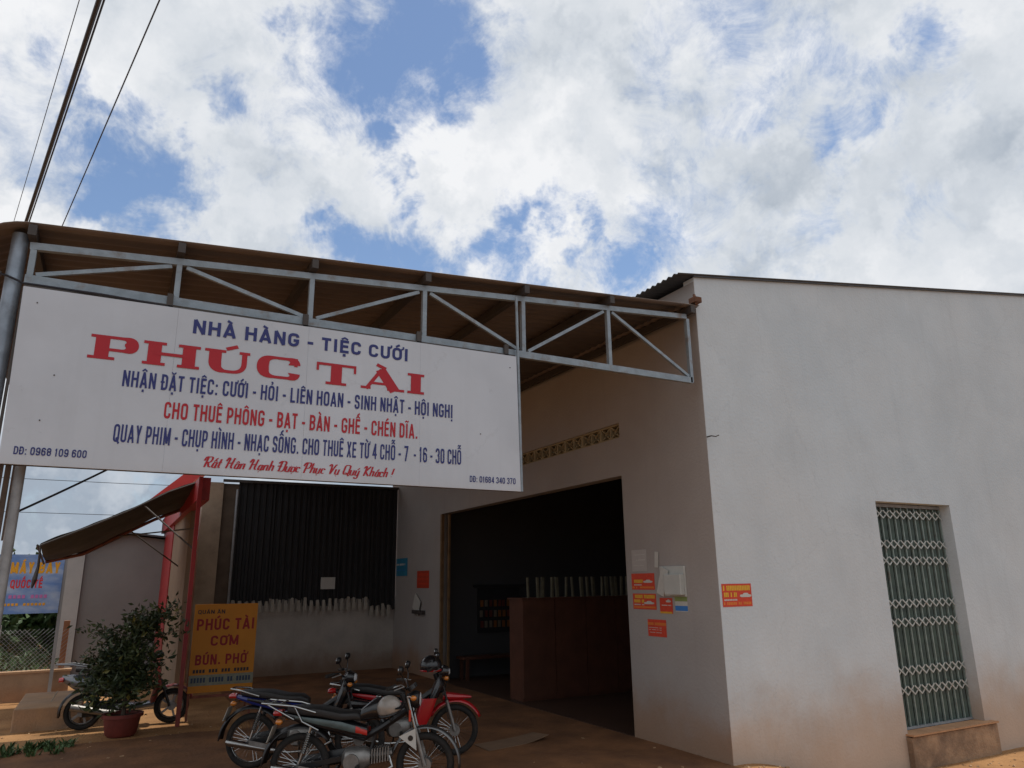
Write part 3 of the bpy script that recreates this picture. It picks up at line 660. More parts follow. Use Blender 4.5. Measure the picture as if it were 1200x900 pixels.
mb = MB(); mb.tube([(3.675, SY + .01, 2.885), (3.655, SY + .01, 4.36), (3.645, SY + .01, 5.02)], .016, 8); sp(mb, 'side_pipe', M_galv, smooth=True)
TX = [("NHÀ HÀNG - TIỆC CƯỚI", .42, 2.41, 4.117, .128, M_navy, 'sans', .205, .70, 0),
      ("PHÚC TÀI", -.335, 2.60, 3.795, .205, M_redp, 'slab', .3, 1, 0),
      ("NHẬN ĐẶT TIỆC: CƯỚI - HỎI - LIÊN HOAN - SINH NHẬT - HỘI NGHỊ", -.07, 2.89, 3.585, .137, M_navy, 'sans', .15, .47, 0),
      ("CHO THUÊ PHÔNG - BẠT - BÀN - GHẾ - CHÉN DĨA.", .265, 2.52, 3.345, .143, M_redp, 'sans', .155, .50, 0),
      ("QUAY PHIM - CHỤP HÌNH - NHẠC SỐNG. CHO THUÊ XE TỪ 4 CHỖ - 7  - 16 - 30 CHỖ", -.085, 2.985, 3.120, .147, M_navy, 'sans', .135, .42, 0),
      ("Rất Hân Hạnh Được Phục Vụ Quý Khách !", .60, 2.27, 2.957, .088, M_redp, 'script', .14, 1, .32),
      ("DĐ: 0968 109 600", -.735, -.25, 2.975, .062, M_navy, 'sans', .17, .60, .0),
      ("DĐ: 01684 340 370", 3.08, 3.60, 2.955, .062, M_navy, 'sans', .15, .52, .0)]
for s_, a, b, z, h, mt, stl, t_, asp, sl in TX:
    lettering('lettering', s_, a, b, z, h, mt, sg, plane=SY, style=stl, t=t_, aspect=asp, slant=sl, split=stl != 'script' and 'DĐ' not in s_, inv=Matrix.Translation((-1.42, -SY, -2.9)))
mb = MB()
for x, z in [(-.74, 4.20), (-.55, 3.62), (3.2, 3.45), (-.6, 3.25), (3.55, 4.2)]: mb.tube([(x, SY - .004, z), (x, SY + .002, z)], .006, 6)
sp(mb, 'rivets', M_purlin)

sl = thing('side_sign', 'white side panel cut off by the left edge, left of the grey pole', 'sign', (-1.6, 6.8, 2.9))
o = MB().prism([(-2.9, 2.9), (-1.075, 2.93), (-1.045, 4.44), (-2.9, 4.42)], 6.74, 6.76).build('panel', M_sign, sl); o.matrix_parent_inverse = Matrix.Translation((1.6, -6.8, -2.9))
o = MB().box(-2.9, -1.03, 6.77, 6.79, 4.42, 4.47).build('frame', M_purlin, sl); o.matrix_parent_inverse = Matrix.Translation((1.6, -6.8, -2.9))
o = MB().tube([(-2.94, 6.80, -.02), (-2.94, 6.80, 4.5)], .05, 12).build('post', M_galvd, sl, smooth=True); o.matrix_parent_inverse = Matrix.Translation((1.6, -6.8, -2.9))
# brown ribbed strip and second post under the sign's left end
rs = thing('ribbed_sheet', 'narrow brown ribbed sheet hanging behind the left end of the big sign', 'metal sheet', (-1.0, 7.0, 2.4))
for i in range(9):
    x = -1.16 + i * .05; zb_ = 2.35 + max(0, (-.80 - x)) * 1.2
    o = MB().box(x, x + .038, 6.98, 7.0 + .012 * (i % 2), zb_, 3.02).build('rib', mat('sheet_rust_brown', (.17, .125, .10), .8, var=.3, scale=8), rs); o.matrix_parent_inverse = Matrix.Translation((1.0, -7.0, -2.4))
pt = thing('sign_post', 'slim grey steel post under the left end of the big sign', 'post', (-.70, 6.9, 0))
MB().tube([(0, 0, -.02), (0, 0, 2.95)], .038, 12).build('tube', M_galvd, pt, smooth=True)
MB().box(-.09, .09, -.09, .09, -.01, .015).build('base_plate', M_galvd, pt)

# ------------------------------------------------------------ overhead wires
wd = Vector((math.sin(R(-10.5)), math.cos(R(-10.5)), 0))
def wire(name, label, px, py, z, r, group, sag=.35):
    d = AX_F + AX_R * ((px - 600) / 859.06) - AX_U * ((py - 450) / 859.06); t = (z - 2) / d.z; p = Vector((0, 0, 2)) + d * t
    pts = []
    for i in range(61):
        s_ = -25 + i * 75 / 60; q = p + wd * s_; u = (s_ + 25) / 75; pts.append(q + Vector((0, 0, -sag * 4 * u * (1 - u) + sag * 4 * (25 / 75) * (50 / 75))))
    tag(MB().tube(pts, r, 6).build(name, mat('cable_black', (.02, .02, .028), .6), smooth=True), label, 'cable', group)
GW = 'overhead cables crossing the upper left sky'
wire('power_cable', 'thickest black overhead bundle crossing the sky at upper left', 116, 0, 8.0, .026, GW)
wire('power_cable', 'thin black wire just right of the thick overhead bundle', 122, 0, 8.1, .011, GW)
wire('power_cable', 'faint thin wire left of the thick overhead bundle', 93, 0, 8.4, .005, GW)
wire('power_cable', 'single thin wire farthest right of the overhead cables', 187, 0, 8.0, .008, GW)
tag(MB().tube([(-.945 + (1.5) * i / 20 * 1.0 - .0, 9.0 + .05 * i, 2.70 + .052 * i * (1 + .004 * i)) for i in range(21)], .012, 6).build('drop_cable', MATS['cable_black'], smooth=True), 'dark cable slanting up from the post behind the big sign', 'cable')
for z, lb in ((7.6, 'upper faint wire crossing the sky under the big sign'), (5.9, 'lower faint wire crossing the sky under the big sign')):
    tag(MB().tube([(-40, 45, z), (0, 45, z - .25), (60, 45, z)], .018, 4).build('distant_wire', MATS['cable_black']), lb, 'cable', 'faint distant wires under the big sign')

# ------------------------------------------------------------ rear shed wall under the canopy
rw = thing('rear_shed_wall', 'low plastered wall with dark corrugated sheets above, across the back of the yard', 'wall', (4.2, 18, 0))
def rb(mbq, name, mats, **k):
    o = mbq.build(name, mats, rw, **k); o.matrix_parent_inverse = Matrix.Translation((-4.2, -18, 0)); return o
mb = MB(); mb.box(2.13, 6.32, 18.06, 18.22, -.1, 1.66); rb(mb, 'plaster_wall', M_plaster)
mb = MB(); mb.box(1.70, 2.12, 17.9, 18.22, -.1, 4.25); rb(mb, 'pillar', mat('pillar_beige', (.36, .27, .19), .9, var=.25, scale=2, col2=(.2, .15, .11), c2=(.5, .7), bump=.4))
mb = MB(); mb.box(2.125, 2.47, 17.985, 18.055, -.1, 4.24); rb(mb, 'dark_infill', mat('infill_brown', (.12, .085, .06), .9, var=.3, scale=3))
mb = MB(); mb.tube([(2.42, 17.86, 0), (2.42, 17.86, 4.1)], .03, 8); rb(mb, 'pipe', M_galvd, smooth=True)
def trap(x0, x1, z0, z1, y, p=.145):
    q = MB(); prof = []; x = x0
    while x < x1 - 1e-6:
        for f_, dy in ((0, 0), (.3, 0), (.42, .035), (.78, .035), (.9, 0)):
            if x + f_ * p <= x1: prof.append((x + f_ * p, y + dy))
        x += p
    prof.append((x1, y)); k = len(prof)
    q.add([(a, b, z0 + (.10 if b > y + .01 else 0) + random.uniform(-.012, .012)) for a, b in prof] + [(a, b, z1) for a, b in prof], [(i, i + 1, k + i + 1, k + i) for i in range(k - 1)]); return q
for i in range(4):
    rb(trap(2.46 + i * .8, 2.46 + (i + 1) * .8 + .03, 1.52 + random.uniform(-.04, .05), 4.30 + random.uniform(-.02, .02), 17.975 + .008 * (i % 2)), 'metal_sheet', M_sheetd)
rb(trap(5.67, 6.31, 1.36, 4.33, 17.97), 'metal_sheet', M_sheetd)
rb(MB().box(2.1, 6.3, 17.88, 17.94, 4.27, 4.33), 'top_rail', M_purlin)
q = MB()   # mortar pushed into the troughs of the sheets
for i in range(26):
    x = 2.52 + i * .145
    z0 = 1.50 if x < 5.66 else 1.33
    if random.random() < .06: continue
    h_ = random.uniform(.11, .19); q.prism([(x - .04, z0 - .12), (x + .04, z0 - .12), (x + random.uniform(.026, .036), z0 + h_ * .93), (x + random.uniform(-.01, .01), z0 + h_), (x - random.uniform(.026, .036), z0 + h_ * .93)], 17.93, 17.97)
rb(q, 'mortar_ridges', mat('mortar_pale', (.44, .40, .34), .95, var=.2, scale=6, bump=.5))['kind'] = 'stuff'
tag(MB().box(4.46, 4.80, 17.945, 17.95, 1.86, 2.13).build('notice_paper', M_paper), 'small pale paper stuck on the dark corrugated sheets at the back', 'paper')

# ------------------------------------------------------------ inside the hall
cab = thing('wooden_cabinet', 'tall brown wooden cabinet topped by cream slats inside the dark doorway', 'cabinet', (7.7, 11.7, 0))
for i in range(4):
    MB().box(-1.25 + i * .66, -1.25 + i * .66 + .645, 0, .03, .06, 1.66).build('door_panel', M_wood, cab)
MB().box(-1.25, 1.39, .03, .5, .0, 1.67).build('carcass', M_wood, cab); MB().box(-1.28, 1.42, -.03, .53, 1.672, 1.70).build('top', M_wood, cab)
M_cream = mat('cream_slat', (.13, .12, .08), .6, var=.3, scale=9)
x = -1.2
for i in range(22):
    x += random.choice([.085, .10, .13, .2])
    if x > 1.3: break
    w_ = random.choice([.025, .035, .05]); MB().obox((x, .05, 1.70 + .175), (w_, .05, .35), Matrix.Rotation(random.uniform(-.06, .06), 3, 'Y')).build('cream_slat', M_cream, cab)
db = thing('snack_rack', 'dark rack with rows of small orange and cream packets on the inner wall', 'rack', (7.8, 15.25, .9))
MB().box(-.52, .52, 0, .04, 0, .95).build('board', M_sheetd, db); MB().box(-.62, .62, -.10, .04, .97, 1.02).build('top_shelf', M_sheetd, db)
pk = [MB().box(-.03, .03, -.03, 0, -.07, .07).mesh('packet', mm) for mm in (mat('packet_orange', (.24, .09, .02), .5), mat('packet_cream', (.18, .15, .11), .5), mat('packet_red', (.14, .03, .02), .5))]
for r_ in range(3):
    for c_ in range(9): inst(random.choice(pk), 'packet', db, (-.44 + c_ * .11 + random.uniform(-.01, .01), 0, .62 - r_ * .22))
tb = thing('dark_bench', 'low dark bench standing against the inner wall of the hall', 'bench', (7.5, 14.9, 0))
MB().box(-.8, .8, -.2, .2, .42, .47).build('seat', M_wood, tb)
for sx in (-.7, .7):
    for sy in (-.15, .15): MB().box(sx - .03, sx + .03, sy - .03, sy + .03, 0.012, .42).build('leg', M_wood, tb)

# curled cardboard on the floor
cb = MB(); n_ = 10
for j in range(2):
    for i in range(n_ + 1):
        u = i / n_; cb.v.append((4.30 + u * .95, 8.70 + j * .42 + u * .18, .012 + (.12 * max(0, u - .55) ** 1.5 * (1.6 if j == 0 else .6))))
for i in range(n_): cb.f.append((i, i + 1, n_ + 2 + i, n_ + 1 + i)); cb.mi.append(0)
o = cb.build('cardboard', mat('cardboard', (.20, .12, .07), .9, var=.2)); solid(o, .006); tag(o, 'curled flat piece of brown cardboard lying on the ground by the doorway', 'cardboard')

# ------------------------------------------------------------ posters (print made of thin sheets)
def poster(label, plane, a0, a1, z0, z1, kind, base, stripes, group=None, car=None, name='poster'):
    """stripes: (u0,u1,v0,v1,material); u from left to right as seen"""
    root = thing(name, label, 'poster', (0, 0, 0), group=group)
    def quad(u0, u1, v0, v1, off):
        A = a0 + (a1 - a0) * u0; B = a0 + (a1 - a0) * u1; Z0 = z0 + (z1 - z0) * v0; Z1 = z0 + (z1 - z0) * v1
        q = MB()
        if kind == 'y': q.box(min(A, B), max(A, B), plane - off, plane - off + .0012, Z0, Z1)
        else: q.box(plane - off, plane - off + .0012, min(A, B), max(A, B), Z0, Z1)
        return q
    quad(0, 1, 0, 1, .0035).build('sheet', base, root)
    for u0, u1, v0, v1, mt in stripes:
        n = max(1, int((u1 - u0) / .055)) if (v1 - v0) < .3 else 1
        q = MB()
        for i in range(n):
            if n > 3 and random.random() < .12: continue
            a = u0 + (u1 - u0) * i / n; b = a + (u1 - u0) / n * (.78 if n > 1 else 1); qq = quad(a, b, v0, v1, .005); q.add(qq.v, qq.f)
        q.build('print', mt, root)['kind'] = 'stuff'
    if car:
        u, v, s_ = car; pts = [(-1, -.2), (-.9, .15), (-.5, .2), (-.25, .5), (.35, .5), (.6, .2), (1, .1), (1, -.2), (.65, -.35), (-.65, -.35)]
        q = MB(); P = []
        for x, z in pts:
            A = a0 + (a1 - a0) * (u + x * s_); Z = z0 + (z1 - z0) * (v + z * s_ * 1.1); P.append((A, plane - .0062, Z) if kind == 'y' else (plane - .0062, A, Z))
        q.add(P, [tuple(range(len(P)))]); q.build('car_picture', M_paper, root)
    return root
Y_, Wt, Or = M_yellowpr, M_paper, M_orangepr
card = lambda: [(.04, .96, .70, .92, Y_), (.06, .5, .42, .62, Y_), (.06, .5, .26, .33, Wt), (.03, .97, .08, .2, mat('print_orange', (.7, .2, .03), .6))]
PG = 'red advertising cards stuck beside the doorway'
poster('red card with yellow print and white car on the sunny-side front wall near the corner', 6.71, 6.36, 6.83, 1.67, 1.93, 'y', Or, card(), None, (.78, .48, .2))
P6 = 6.32
poster('red card with car picture, upper one left on the wall beside the doorway', P6, 8.37, 7.88, 1.86, 2.07, 'x', Or, card()[1:], PG, (.72, .5, .2))
poster('red and orange card with car picture, directly under the upper left card', P6, 8.36, 7.87, 1.61, 1.81, 'x', Or, card(), PG, (.7, .42, .22))
poster('small red card tucked under the white letter holder, yellow lower edge', P6, 7.80, 7.55, 1.57, 1.76, 'x', Or, [(.0, 1, 0, .12, Y_), (.1, .9, .5, .56, Wt)], PG, (.7, .8, .2))
poster('lowest square red card with orange bands beside the doorway', P6, 8.07, 7.70, 1.28, 1.49, 'x', Or, [(.0, 1, .66, .82, mat('print_orange', (.7, .2, .03), .6)), (.05, .75, .5, .53, Wt), (.05, .75, .38, .41, Wt), (.05, .75, .22, .25, Wt)], PG)
poster('small card with green and blue bands under the white letter holder', P6, 7.50, 7.27, 1.60, 1.80, 'x', M_paper, [(0, 1, .62, .95, mat('print_green', (.25, .32, .1), .6)), (0, 1, .05, .35, mat('print_blue', (.04, .2, .55), .6))], PG)
poster('small teal notice on the side wall at the far end near dark sheets', P6, 17.95, 17.15, 2.14, 2.56, 'x', mat('print_teal', (.03, .22, .36), .6, var=.2, scale=8), [(.05, .8, .6, .7, Wt), (.05, .8, .3, .36, mat('print_blue', (.04, .2, .55), .6))])
poster('red striped notice on the side wall just beyond the doorway', P6, 16.5, 15.75, 1.86, 2.24, 'x', mat('print_deepred', (.5, .05, .02), .6), [(.04, .96, .72, .86, Or), (.04, .96, .46, .58, Or), (.04, .96, .2, .3, Or)])
poster('faded torn white notice above the upper left red card', P6, 8.34, 8.02, 2.10, 2.38, 'x', mat('faded_paper', (.46, .43, .41), .9, var=.1), [(.2, .9, .75, .78, Wt), (.3, .9, .5, .54, Wt), (.1, .8, .25, .28, Wt)], name='faded_poster')
lh = thing('letter_holder', 'white plastic letter holder with papers hanging on the wall beside the doorway', 'letter holder', (6.32, 7.5, 1.78))
MB().box(-.03, 0, -.24, .24, 0, .37).build('back_plate', mat('white_plastic', (.50, .51, .48), .4), lh, bevel=.008)
MB().box(-.10, -.03, -.235, .08, .02, .27).build('pocket', MATS['white_plastic'], lh, bevel=.01)
MB().obox((-.05, .16, .18), (.012, .14, .34), Matrix.Rotation(.35, 3, 'X')).build('paper', M_paper, lh)
MB().obox((-.015, .30, .46), (.004, .07, .2), Matrix.Rotation(.1, 3, 'X')).build('paper', M_paper, lh)
lh2 = thing('letter_holder', 'small wall holder with a slanting white paper beyond the doorway', 'letter holder', (6.32, 16.3, 1.30))
MB().box(-.08, 0, -.35, .3, 0, .08).build('tray', M_purlin, lh2); MB().obox((-.04, .1, .2), (.01, .38, .36), Matrix.Rotation(.5, 3, 'X')).build('paper', M_paper, lh2)

# ------------------------------------------------------------ red framed shop, awning
rf = thing('red_frame_shop', 'small shop with red painted posts and beam and tan wall panels behind the potted shrub', 'shop', (1.25, 12.65, 0))
def rp_(mbq, name, mats, **k):
    o = mbq.build(name, mats, rf, **k); o.matrix_parent_inverse = Matrix.Translation((-1.25, -12.65, 0)); return o
M_tan = mat('tan_panel', (.22, .15, .10), .85, var=.15, scale=1.5)
rp_(MB().box(1.115, 1.175, 12.6, 12.66, -.02, 3.66), 'post', M_redpaint)
rp_(MB().box(1.19, 1.30, 18.3, 21.6, -.02, 3.5), 'red_panel', M_redpaint)
rp_(MB().box(1.12, 1.30, 12.68, 21.6, 3.30, 3.66), 'beam', M_redpaint)
rp_(MB().box(1.21, 1.29, 14.6, 18.29, -.02, 3.34), 'tan_panel', M_tan)
rp_(MB().prism([(.0, 3.42), (1.45, 4.78), (2.3, 5.5), (2.3, 5.2), (1.45, 4.35), (.25, 3.42)], 20.85, 23.5), 'red_fascia', mat('red_fascia', (.55, .045, .04), .6))
aw = thing('tarpaulin_awning', 'dark sagging tarpaulin awning with rusty edge sloping down from the red post', 'awning', (0, 0, 0))
nearp = [(1.27, 3.72), (.75, 3.50), (.19, 3.17), (-.35, 2.90), (-.94, 2.62)]; farp = [(1.17, 3.48), (.68, 3.26), (.1, 2.93), (-.45, 2.60), (-1.02, 2.46)]
def interp(P, u):
    s_ = u * (len(P) - 1); i = min(int(s_), len(P) - 2); f_ = s_ - i; return P[i][0] * (1 - f_) + P[i + 1][0] * f_, P[i][1] * (1 - f_) + P[i + 1][1] * f_
q = MB(); NU, NV = 28, 14
for j in range(NV + 1):
    for i in range(NU + 1):
        u = i / NU; v = j / NV; a = interp(nearp, u); b = interp(farp, u)
        sg_ = -.05 * math.sin(PI * v) + .03 * noise.noise(Vector((u * 6, v * 5, 1)))
        q.v.append((a[0] * (1 - v) + b[0] * v, 13.3 + 2.7 * v, a[1] * (1 - v) + b[1] * v + sg_))
for j in range(NV):
    for i in range(NU): q.f.append((j * (NU + 1) + i, j * (NU + 1) + i + 1, (j + 1) * (NU + 1) + i + 1, (j + 1) * (NU + 1) + i)); q.mi.append(0)
o = q.build('canvas', mat('tarp_dark', (.04, .039, .038), .85, var=.3, scale=5), aw, smooth=True); solid(o, .012)
M_rusty = mat('rusty_pipe', (.20, .06, .035), .7, var=.4, scale=12)
MB().tube([(p[0], 13.3, p[1] - .02) for p in nearp], .018, 6).build('front_rail', M_purlin, aw); MB().tube([(p[0], 16.0, p[1] - .03) for p in farp], .03, 6).build('rear_rail', M_rusty, aw)
MB().tube([(-.98, 13.3, 2.60), (-1.04, 16, 2.40)], .018, 6).build('end_rail', M_purlin, aw)
MB().tube([(1.22, 13.0, 2.5), (.4, 13.3, 3.24)], .014, 6).tube([(1.22, 16.3, 2.35), (.3, 16.0, 3.0)], .014, 6).tube([(1.2, 13.3, 2.9), (.1, 15.2, 2.86)], .012, 6).build('brace', M_purlin, aw)
MB().tube([(-.94, 13.3, 2.62), (-.93, 13.3, 2.3), (-.95, 13.28, 2.1), (-.97, 13.27, 1.98)], [.012, .02, .035, .012], 7).build('tied_rope', M_purlin, aw)

# yellow restaurant sign
ys = thing('yellow_sign', 'yellow free standing board reading COM, BUN, PHO beside the red post', 'sign', (1.735, 12.9, 0), rz=R(-2))
M_yel = mat('sign_yellow', (.52, .19, .002), .55, var=.08, scale=3)
o = MB().box(-.47, .47, -.015, .015, .40, 1.70).build('board', M_yel, ys); 
M_dkred = mat('print_darkred', (.26, .005, .006), .6); M_dk = mat('print_dark', (.03, .02, .02), .6)
for s_, a, b, z, h, mt, t_, asp in [("QUÁN ĂN", -.42, -.02, 1.555, .06, M_dk, .16, .6), ("PHÚC TÀI", -.42, .44, 1.31, .17, M_dkred, .19, .6), ("CƠM", -.2, .22, 1.075, .15, M_dkred, .2, .7), ("BÚN. PHỞ", -.40, .36, .80, .15, M_dkred, .19, .6)]:
    lettering('lettering', s_, a, b, z, h, mt, ys, plane=-.015, t=t_, aspect=asp)
q = MB()
for i in range(18):
    if i in (4, 8, 12): continue
    q.box(-.42 + i * .046, -.42 + i * .046 + .032, -.019, -.017, .685, .735)
q.build('small_print', M_dk, ys)['kind'] = 'stuff'
MB().box(-.47, .47, -.018, -.016, .50, .655).build('grey_band', mat('band_grey', (.22, .22, .16), .6, var=.25, scale=20), ys)
q = MB()
for i in range(20):
    if i in (5, 11, 14): continue
    q.box(-.44 + i * .044, -.44 + i * .044 + .03, -.022, -.0195, .545, .615)
q.build('small_print', mat('print_bluegrey', (.03, .05, .09), .6), ys)['kind'] = 'stuff'
for sx in (-.45, .45):
    MB().box(sx - .015, sx + .015, .016, .046, 0, 1.68).build('leg', M_rusty, ys)
MB().box(-.43, .43, .02, .04, .32, .36).build('frame', M_rusty, ys)
MB().bar((-.45, .05, 1.4), (-.45, .6, 0), .025, .025).bar((.45, .05, 1.4), (.45, .6, 0), .025, .025).build('rear_stay', M_rusty, ys)

# ------------------------------------------------------------ neighbours on the left
nh = thing('grey_house', 'plain grey rendered house end behind the shrub and red posts', 'house', (.6, 21, 0))
def np_(mbq, name, mats, **k):
    o = mbq.build(name, mats, nh, **k); o.matrix_parent_inverse = Matrix.Translation((-.6, -21, 0)); return o
M_ngrey = mat('render_grey', (.21, .205, .20), .92, var=.1, scale=1.2, bump=.3, bscale=12)
np_(MB().prism([(-.52, -.1), (3.2, -.1), (3.2, 2.9), (.3, 3.22), (-.52, 2.74)], 21, 27), 'wall', M_ngrey)
np_(MB().box(-.88, -.53, 20.9, 27, -.1, 2.76), 'corner_pier', mat('pier_pale', (.40, .40, .39), .9, var=.1))
np_(MB().bar((-.95, 24, 2.78), (.3, 24, 3.27), 6.4, .04).bar((.3, 24, 3.27), (3.3, 24, 2.95), 6.4, .04), 'roof', M_roofd)
ts = thing('teal_shed', 'shed with teal fascia seen between the blue banner and grey house', 'shed', (-.75, 27, 0))
MB().box(-.62, 1.0, 0, .1, 2.2, 2.75).build('fascia', mat('teal_paint', (.02, .10, .10), .6), ts)
MB().box(-.62, 1.0, 2.5, 2.6, 0, 2.7).build('rear_wall', mat('shed_brown', (.10, .055, .03), .8, var=.4, scale=2), ts)
MB().box(-.72, 1.2, -.1, 3.0, 2.76, 2.82).build('roof', M_roofd, ts)
for x in (-.6, -.1, .4): MB().box(x, x + .1, .0, .1, 0, 2.19).build('post', M_galvd, ts)
bs = thing('blue_banner', 'blue advertising banner on grey posts at the left edge, yellow and red lettering', 'banner', (-1.6, 16.5, 0))
def blue_extra(t, g, cur):
    n = tnode(t, 'ShaderNodeTexNoise'); n.inputs['Scale'].default_value = 2.2; n.inputs['Detail'].default_value = 5
    mp = tnode(t, 'ShaderNodeMapping'); mp.inputs['Scale'].default_value = (1, 1, 2.5); t.links.new(g.outputs['Position'], mp.inputs[0]); t.links.new(mp.outputs[0], n.inputs['Vector'])
    r_ = tnode(t, 'ShaderNodeMapRange'); t.links.new(n.outputs['Fac'], r_.inputs[0]); r_.inputs[1].default_value = .45; r_.inputs[2].default_value = .75
    mm = tnode(t, 'ShaderNodeMix', data_type='RGBA'); t.links.new(r_.outputs[0], mm.inputs['Factor']); t.links.new(cur, mm.inputs['A']); mm.inputs['B'].default_value = (.48, .60, .78, 1); return mm.outputs['Result']
MB().box(-1.5, .86, -.012, .012, 1.53, 2.58).build('banner_sheet', mat('banner_blue', (.15, .29, .64), .5, var=.05, extra=blue_extra), bs)
lettering('lettering', "VÉ MÁY BAY", -.25, .81, 2.24, .20, mat('print_gold', (.85, .42, .02), .5), bs, plane=-.012, t=.24, aspect=.66)
lettering('lettering', "& QUỐC TẾ", -.06, .56, 1.98, .15, mat('print_brightred', (.75, .04, .05), .5), bs, plane=-.012, t=.2, aspect=.62)
q = MB()
for i in range(20):
    if i % 5 != 4: q.box(-.62 + i * .068, -.62 + i * .068 + .048, -.0165, -.0145, 1.80, 1.86)
q.build('small_print', mat('print_pink', (.6, .2, .5), .5), bs)['kind'] = 'stuff'
q = MB()
for i in range(22):
    if i not in (7, 15): q.box(-.66 + i * .06, -.66 + i * .06 + .04, -.0165, -.0145, 1.67, 1.715)
for i in range(9): q.box(-.66 + i * .06, -.66 + i * .06 + .04, -.0165, -.0145, 1.575, 1.615)
q.build('small_print', MATS['print_gold'], bs)['kind'] = 'stuff'
for x in (-1.5, .90): MB().bar((x, .03, 0), (x - .02, .03, 2.66), .055, .055, up=(0, 1, 0)).build('post', mat('post_light_grey', (.30, .31, .32), .6, var=.15), bs)
lw = thing('low_wall', 'low rendered boundary wall under the chain link fence at the left', 'wall', (-2.2, 16.8, 0))
MB().box(-3.6, 1.78, -.08, .1, -.05, .48).build('wall', mat('low_wall_render', (.34, .24, .16), .92, var=.25, scale=2.5, col2=(.22, .16, .12), c2=(.5, .7), bump=.5, extra=splash(0, .4, (.36, .19, .10), .3, .8)), lw)
MB().box(-3.62, 1.80, -.10, .12, .482, .52).build('coping', mat('coping_soil', (.46, .29, .17), .9, var=.2, bump=.4), lw)
fn = thing('chain_link_fence', 'chain link fence with short posts on top of the low wall', 'fence', (-2.2, 16.85, .52))
q = MB(); p_ = .075
x = -3.5
while x < 1.7:
    for s_ in (1, -1):
        x1 = x + s_ * .72
        xa, xb = max(min(x1, 1.72), -3.5), 0
        f_ = (xa - x) / (s_ * .72); 
        if f_ > .02: q.tube([(x, 0.004 * s_, 0), (xa, 0.004 * s_, .72 * f_)], .0035, 3, cap=False)
    x += p_
o = q.build('wire_mesh', M_galvd, fn); o['kind'] = 'stuff'
for x, mm, w_, h_ in ((1.62, mat('post_brick', (.36, .17, .09), .9, var=.2), .10, .85), (.55, mat('post_grey_conc', (.36, .36, .34), .9, var=.2), .07, .8), (-.8, MATS['post_brick'], .1, .75)):
    MB().box(x - w_ / 2, x + w_ / 2, .02, .12, -.03, h_).build('post', mm, fn)
tag(MB().box(-.98, -.12, 13.42, 15.3, -.05, .30).build('concrete_step', mat('step_concrete', (.34, .22, .14), .92, var=.2, scale=3, bump=.5, col2=(.40, .24, .13), c2=(.4, .6)), bevel=.02), 'low soil stained concrete block on the ground left of the scooter', 'step')

# ------------------------------------------------------------ vegetation
def leaf_mat(name, a, b, c):
    M = mat(name, a, .55, var=.35, scale=7, col2=b, c2=(.42, .6)); 
    return M
M_leaf = leaf_mat('leaf_dark', (.030, .050, .020), (.065, .085, .025), None)
M_leafy = mat('leaf_yellowish', (.16, .15, .03), .55, var=.3, scale=9)
M_bark = mat('bark', (.10, .075, .055), .9, var=.3, scale=12)
def leaves(q, c, n, rad, size, up=.3, rng=random, asp=.42):
    for _ in range(n):
        p = Vector(c) + Vector((rng.gauss(0, rad), rng.gauss(0, rad), rng.gauss(0, rad * .8)))
        d = Vector((rng.uniform(-1, 1), rng.uniform(-1, 1), rng.uniform(-.8, .8) + up)).normalized()
        s_ = d.orthogonal().normalized(); s_ = Matrix.Rotation(rng.uniform(0, 6.28), 3, d) @ s_; L_ = size * rng.uniform(.6, 1.25); w_ = L_ * asp / 2
        n_ = d.cross(s_) * L_ * .12
        q.cur = 1 if rng.random() < .06 else 0
        q.add([p, p + d * L_ * .45 + s_ * w_ - n_, p + d * L_, p + d * L_ * .45 - s_ * w_ - n_], [(0, 1, 2, 3)])
    q.cur = 0
rg = random.Random(11)
pl = thing('potted_shrub', 'tall dark leafy shrub in a red pot in front of the parked scooter', 'potted plant', (.40, 12.3, 0))
q = MB()
prof = [(.17, 0), (.20, .03), (.235, .24), (.265, .245), (.265, .29), (.235, .29), (.22, .25)]
n_ = 24; q.add([(r_ * math.cos(2 * PI * j / n_), r_ * math.sin(2 * PI * j / n_), z) for r_, z in prof for j in range(n_)],
  [(i * n_ + j, i * n_ + (j + 1) % n_, (i + 1) * n_ + (j + 1) % n_, (i + 1) * n_ + j) for i in range(len(prof) - 1) for j in range(n_)] + [tuple(range(n_))[::-1]])
q.build('pot', mat('pot_red', (.17, .03, .02), .7, var=.25, scale=8), pl, smooth=True)
MB().tube([(0, 0, .235), (0, 0, .245)], .222, 20).build('soil', mat('pot_soil', (.06, .035, .02), .95), pl)
tr = MB(); cr_ = MB(); tr.tube([(0, 0, .2), (.02, 0, .6), (-.02, .02, 1.0), (.06, 0, 1.4)], [.03, .026, .02, .012], 7)
tips = []
for i in range(26):
    t = rg.uniform(.1, 1); z0 = .45 + .9 * t; a = rg.uniform(0, 2 * PI)
    reach = rg.uniform(.25, .55); hx = math.cos(a) * reach; hy = math.sin(a) * reach * .7
    p0 = Vector((.0, 0, z0)); p2 = Vector((hx, hy, z0 + rg.uniform(-.05, .35))); p1 = (p0 + p2) / 2 + Vector((0, 0, .08))
    tips.append((p0, p1, p2))
tips += [(Vector((.05, 0, 1.2)), Vector((.25, 0, 1.5)), Vector((.55, 0, 1.72))), (Vector((.05, 0, 1.1)), Vector((.3, 0, 1.3)), Vector((.62, .05, 1.35))), (Vector((0, 0, 1.1)), Vector((.02, 0, 1.35)), Vector((-.02, 0, 1.55))), (Vector((.05, 0, 1.3)), Vector((.2, 0, 1.5)), Vector((.34, 0, 1.62)))]
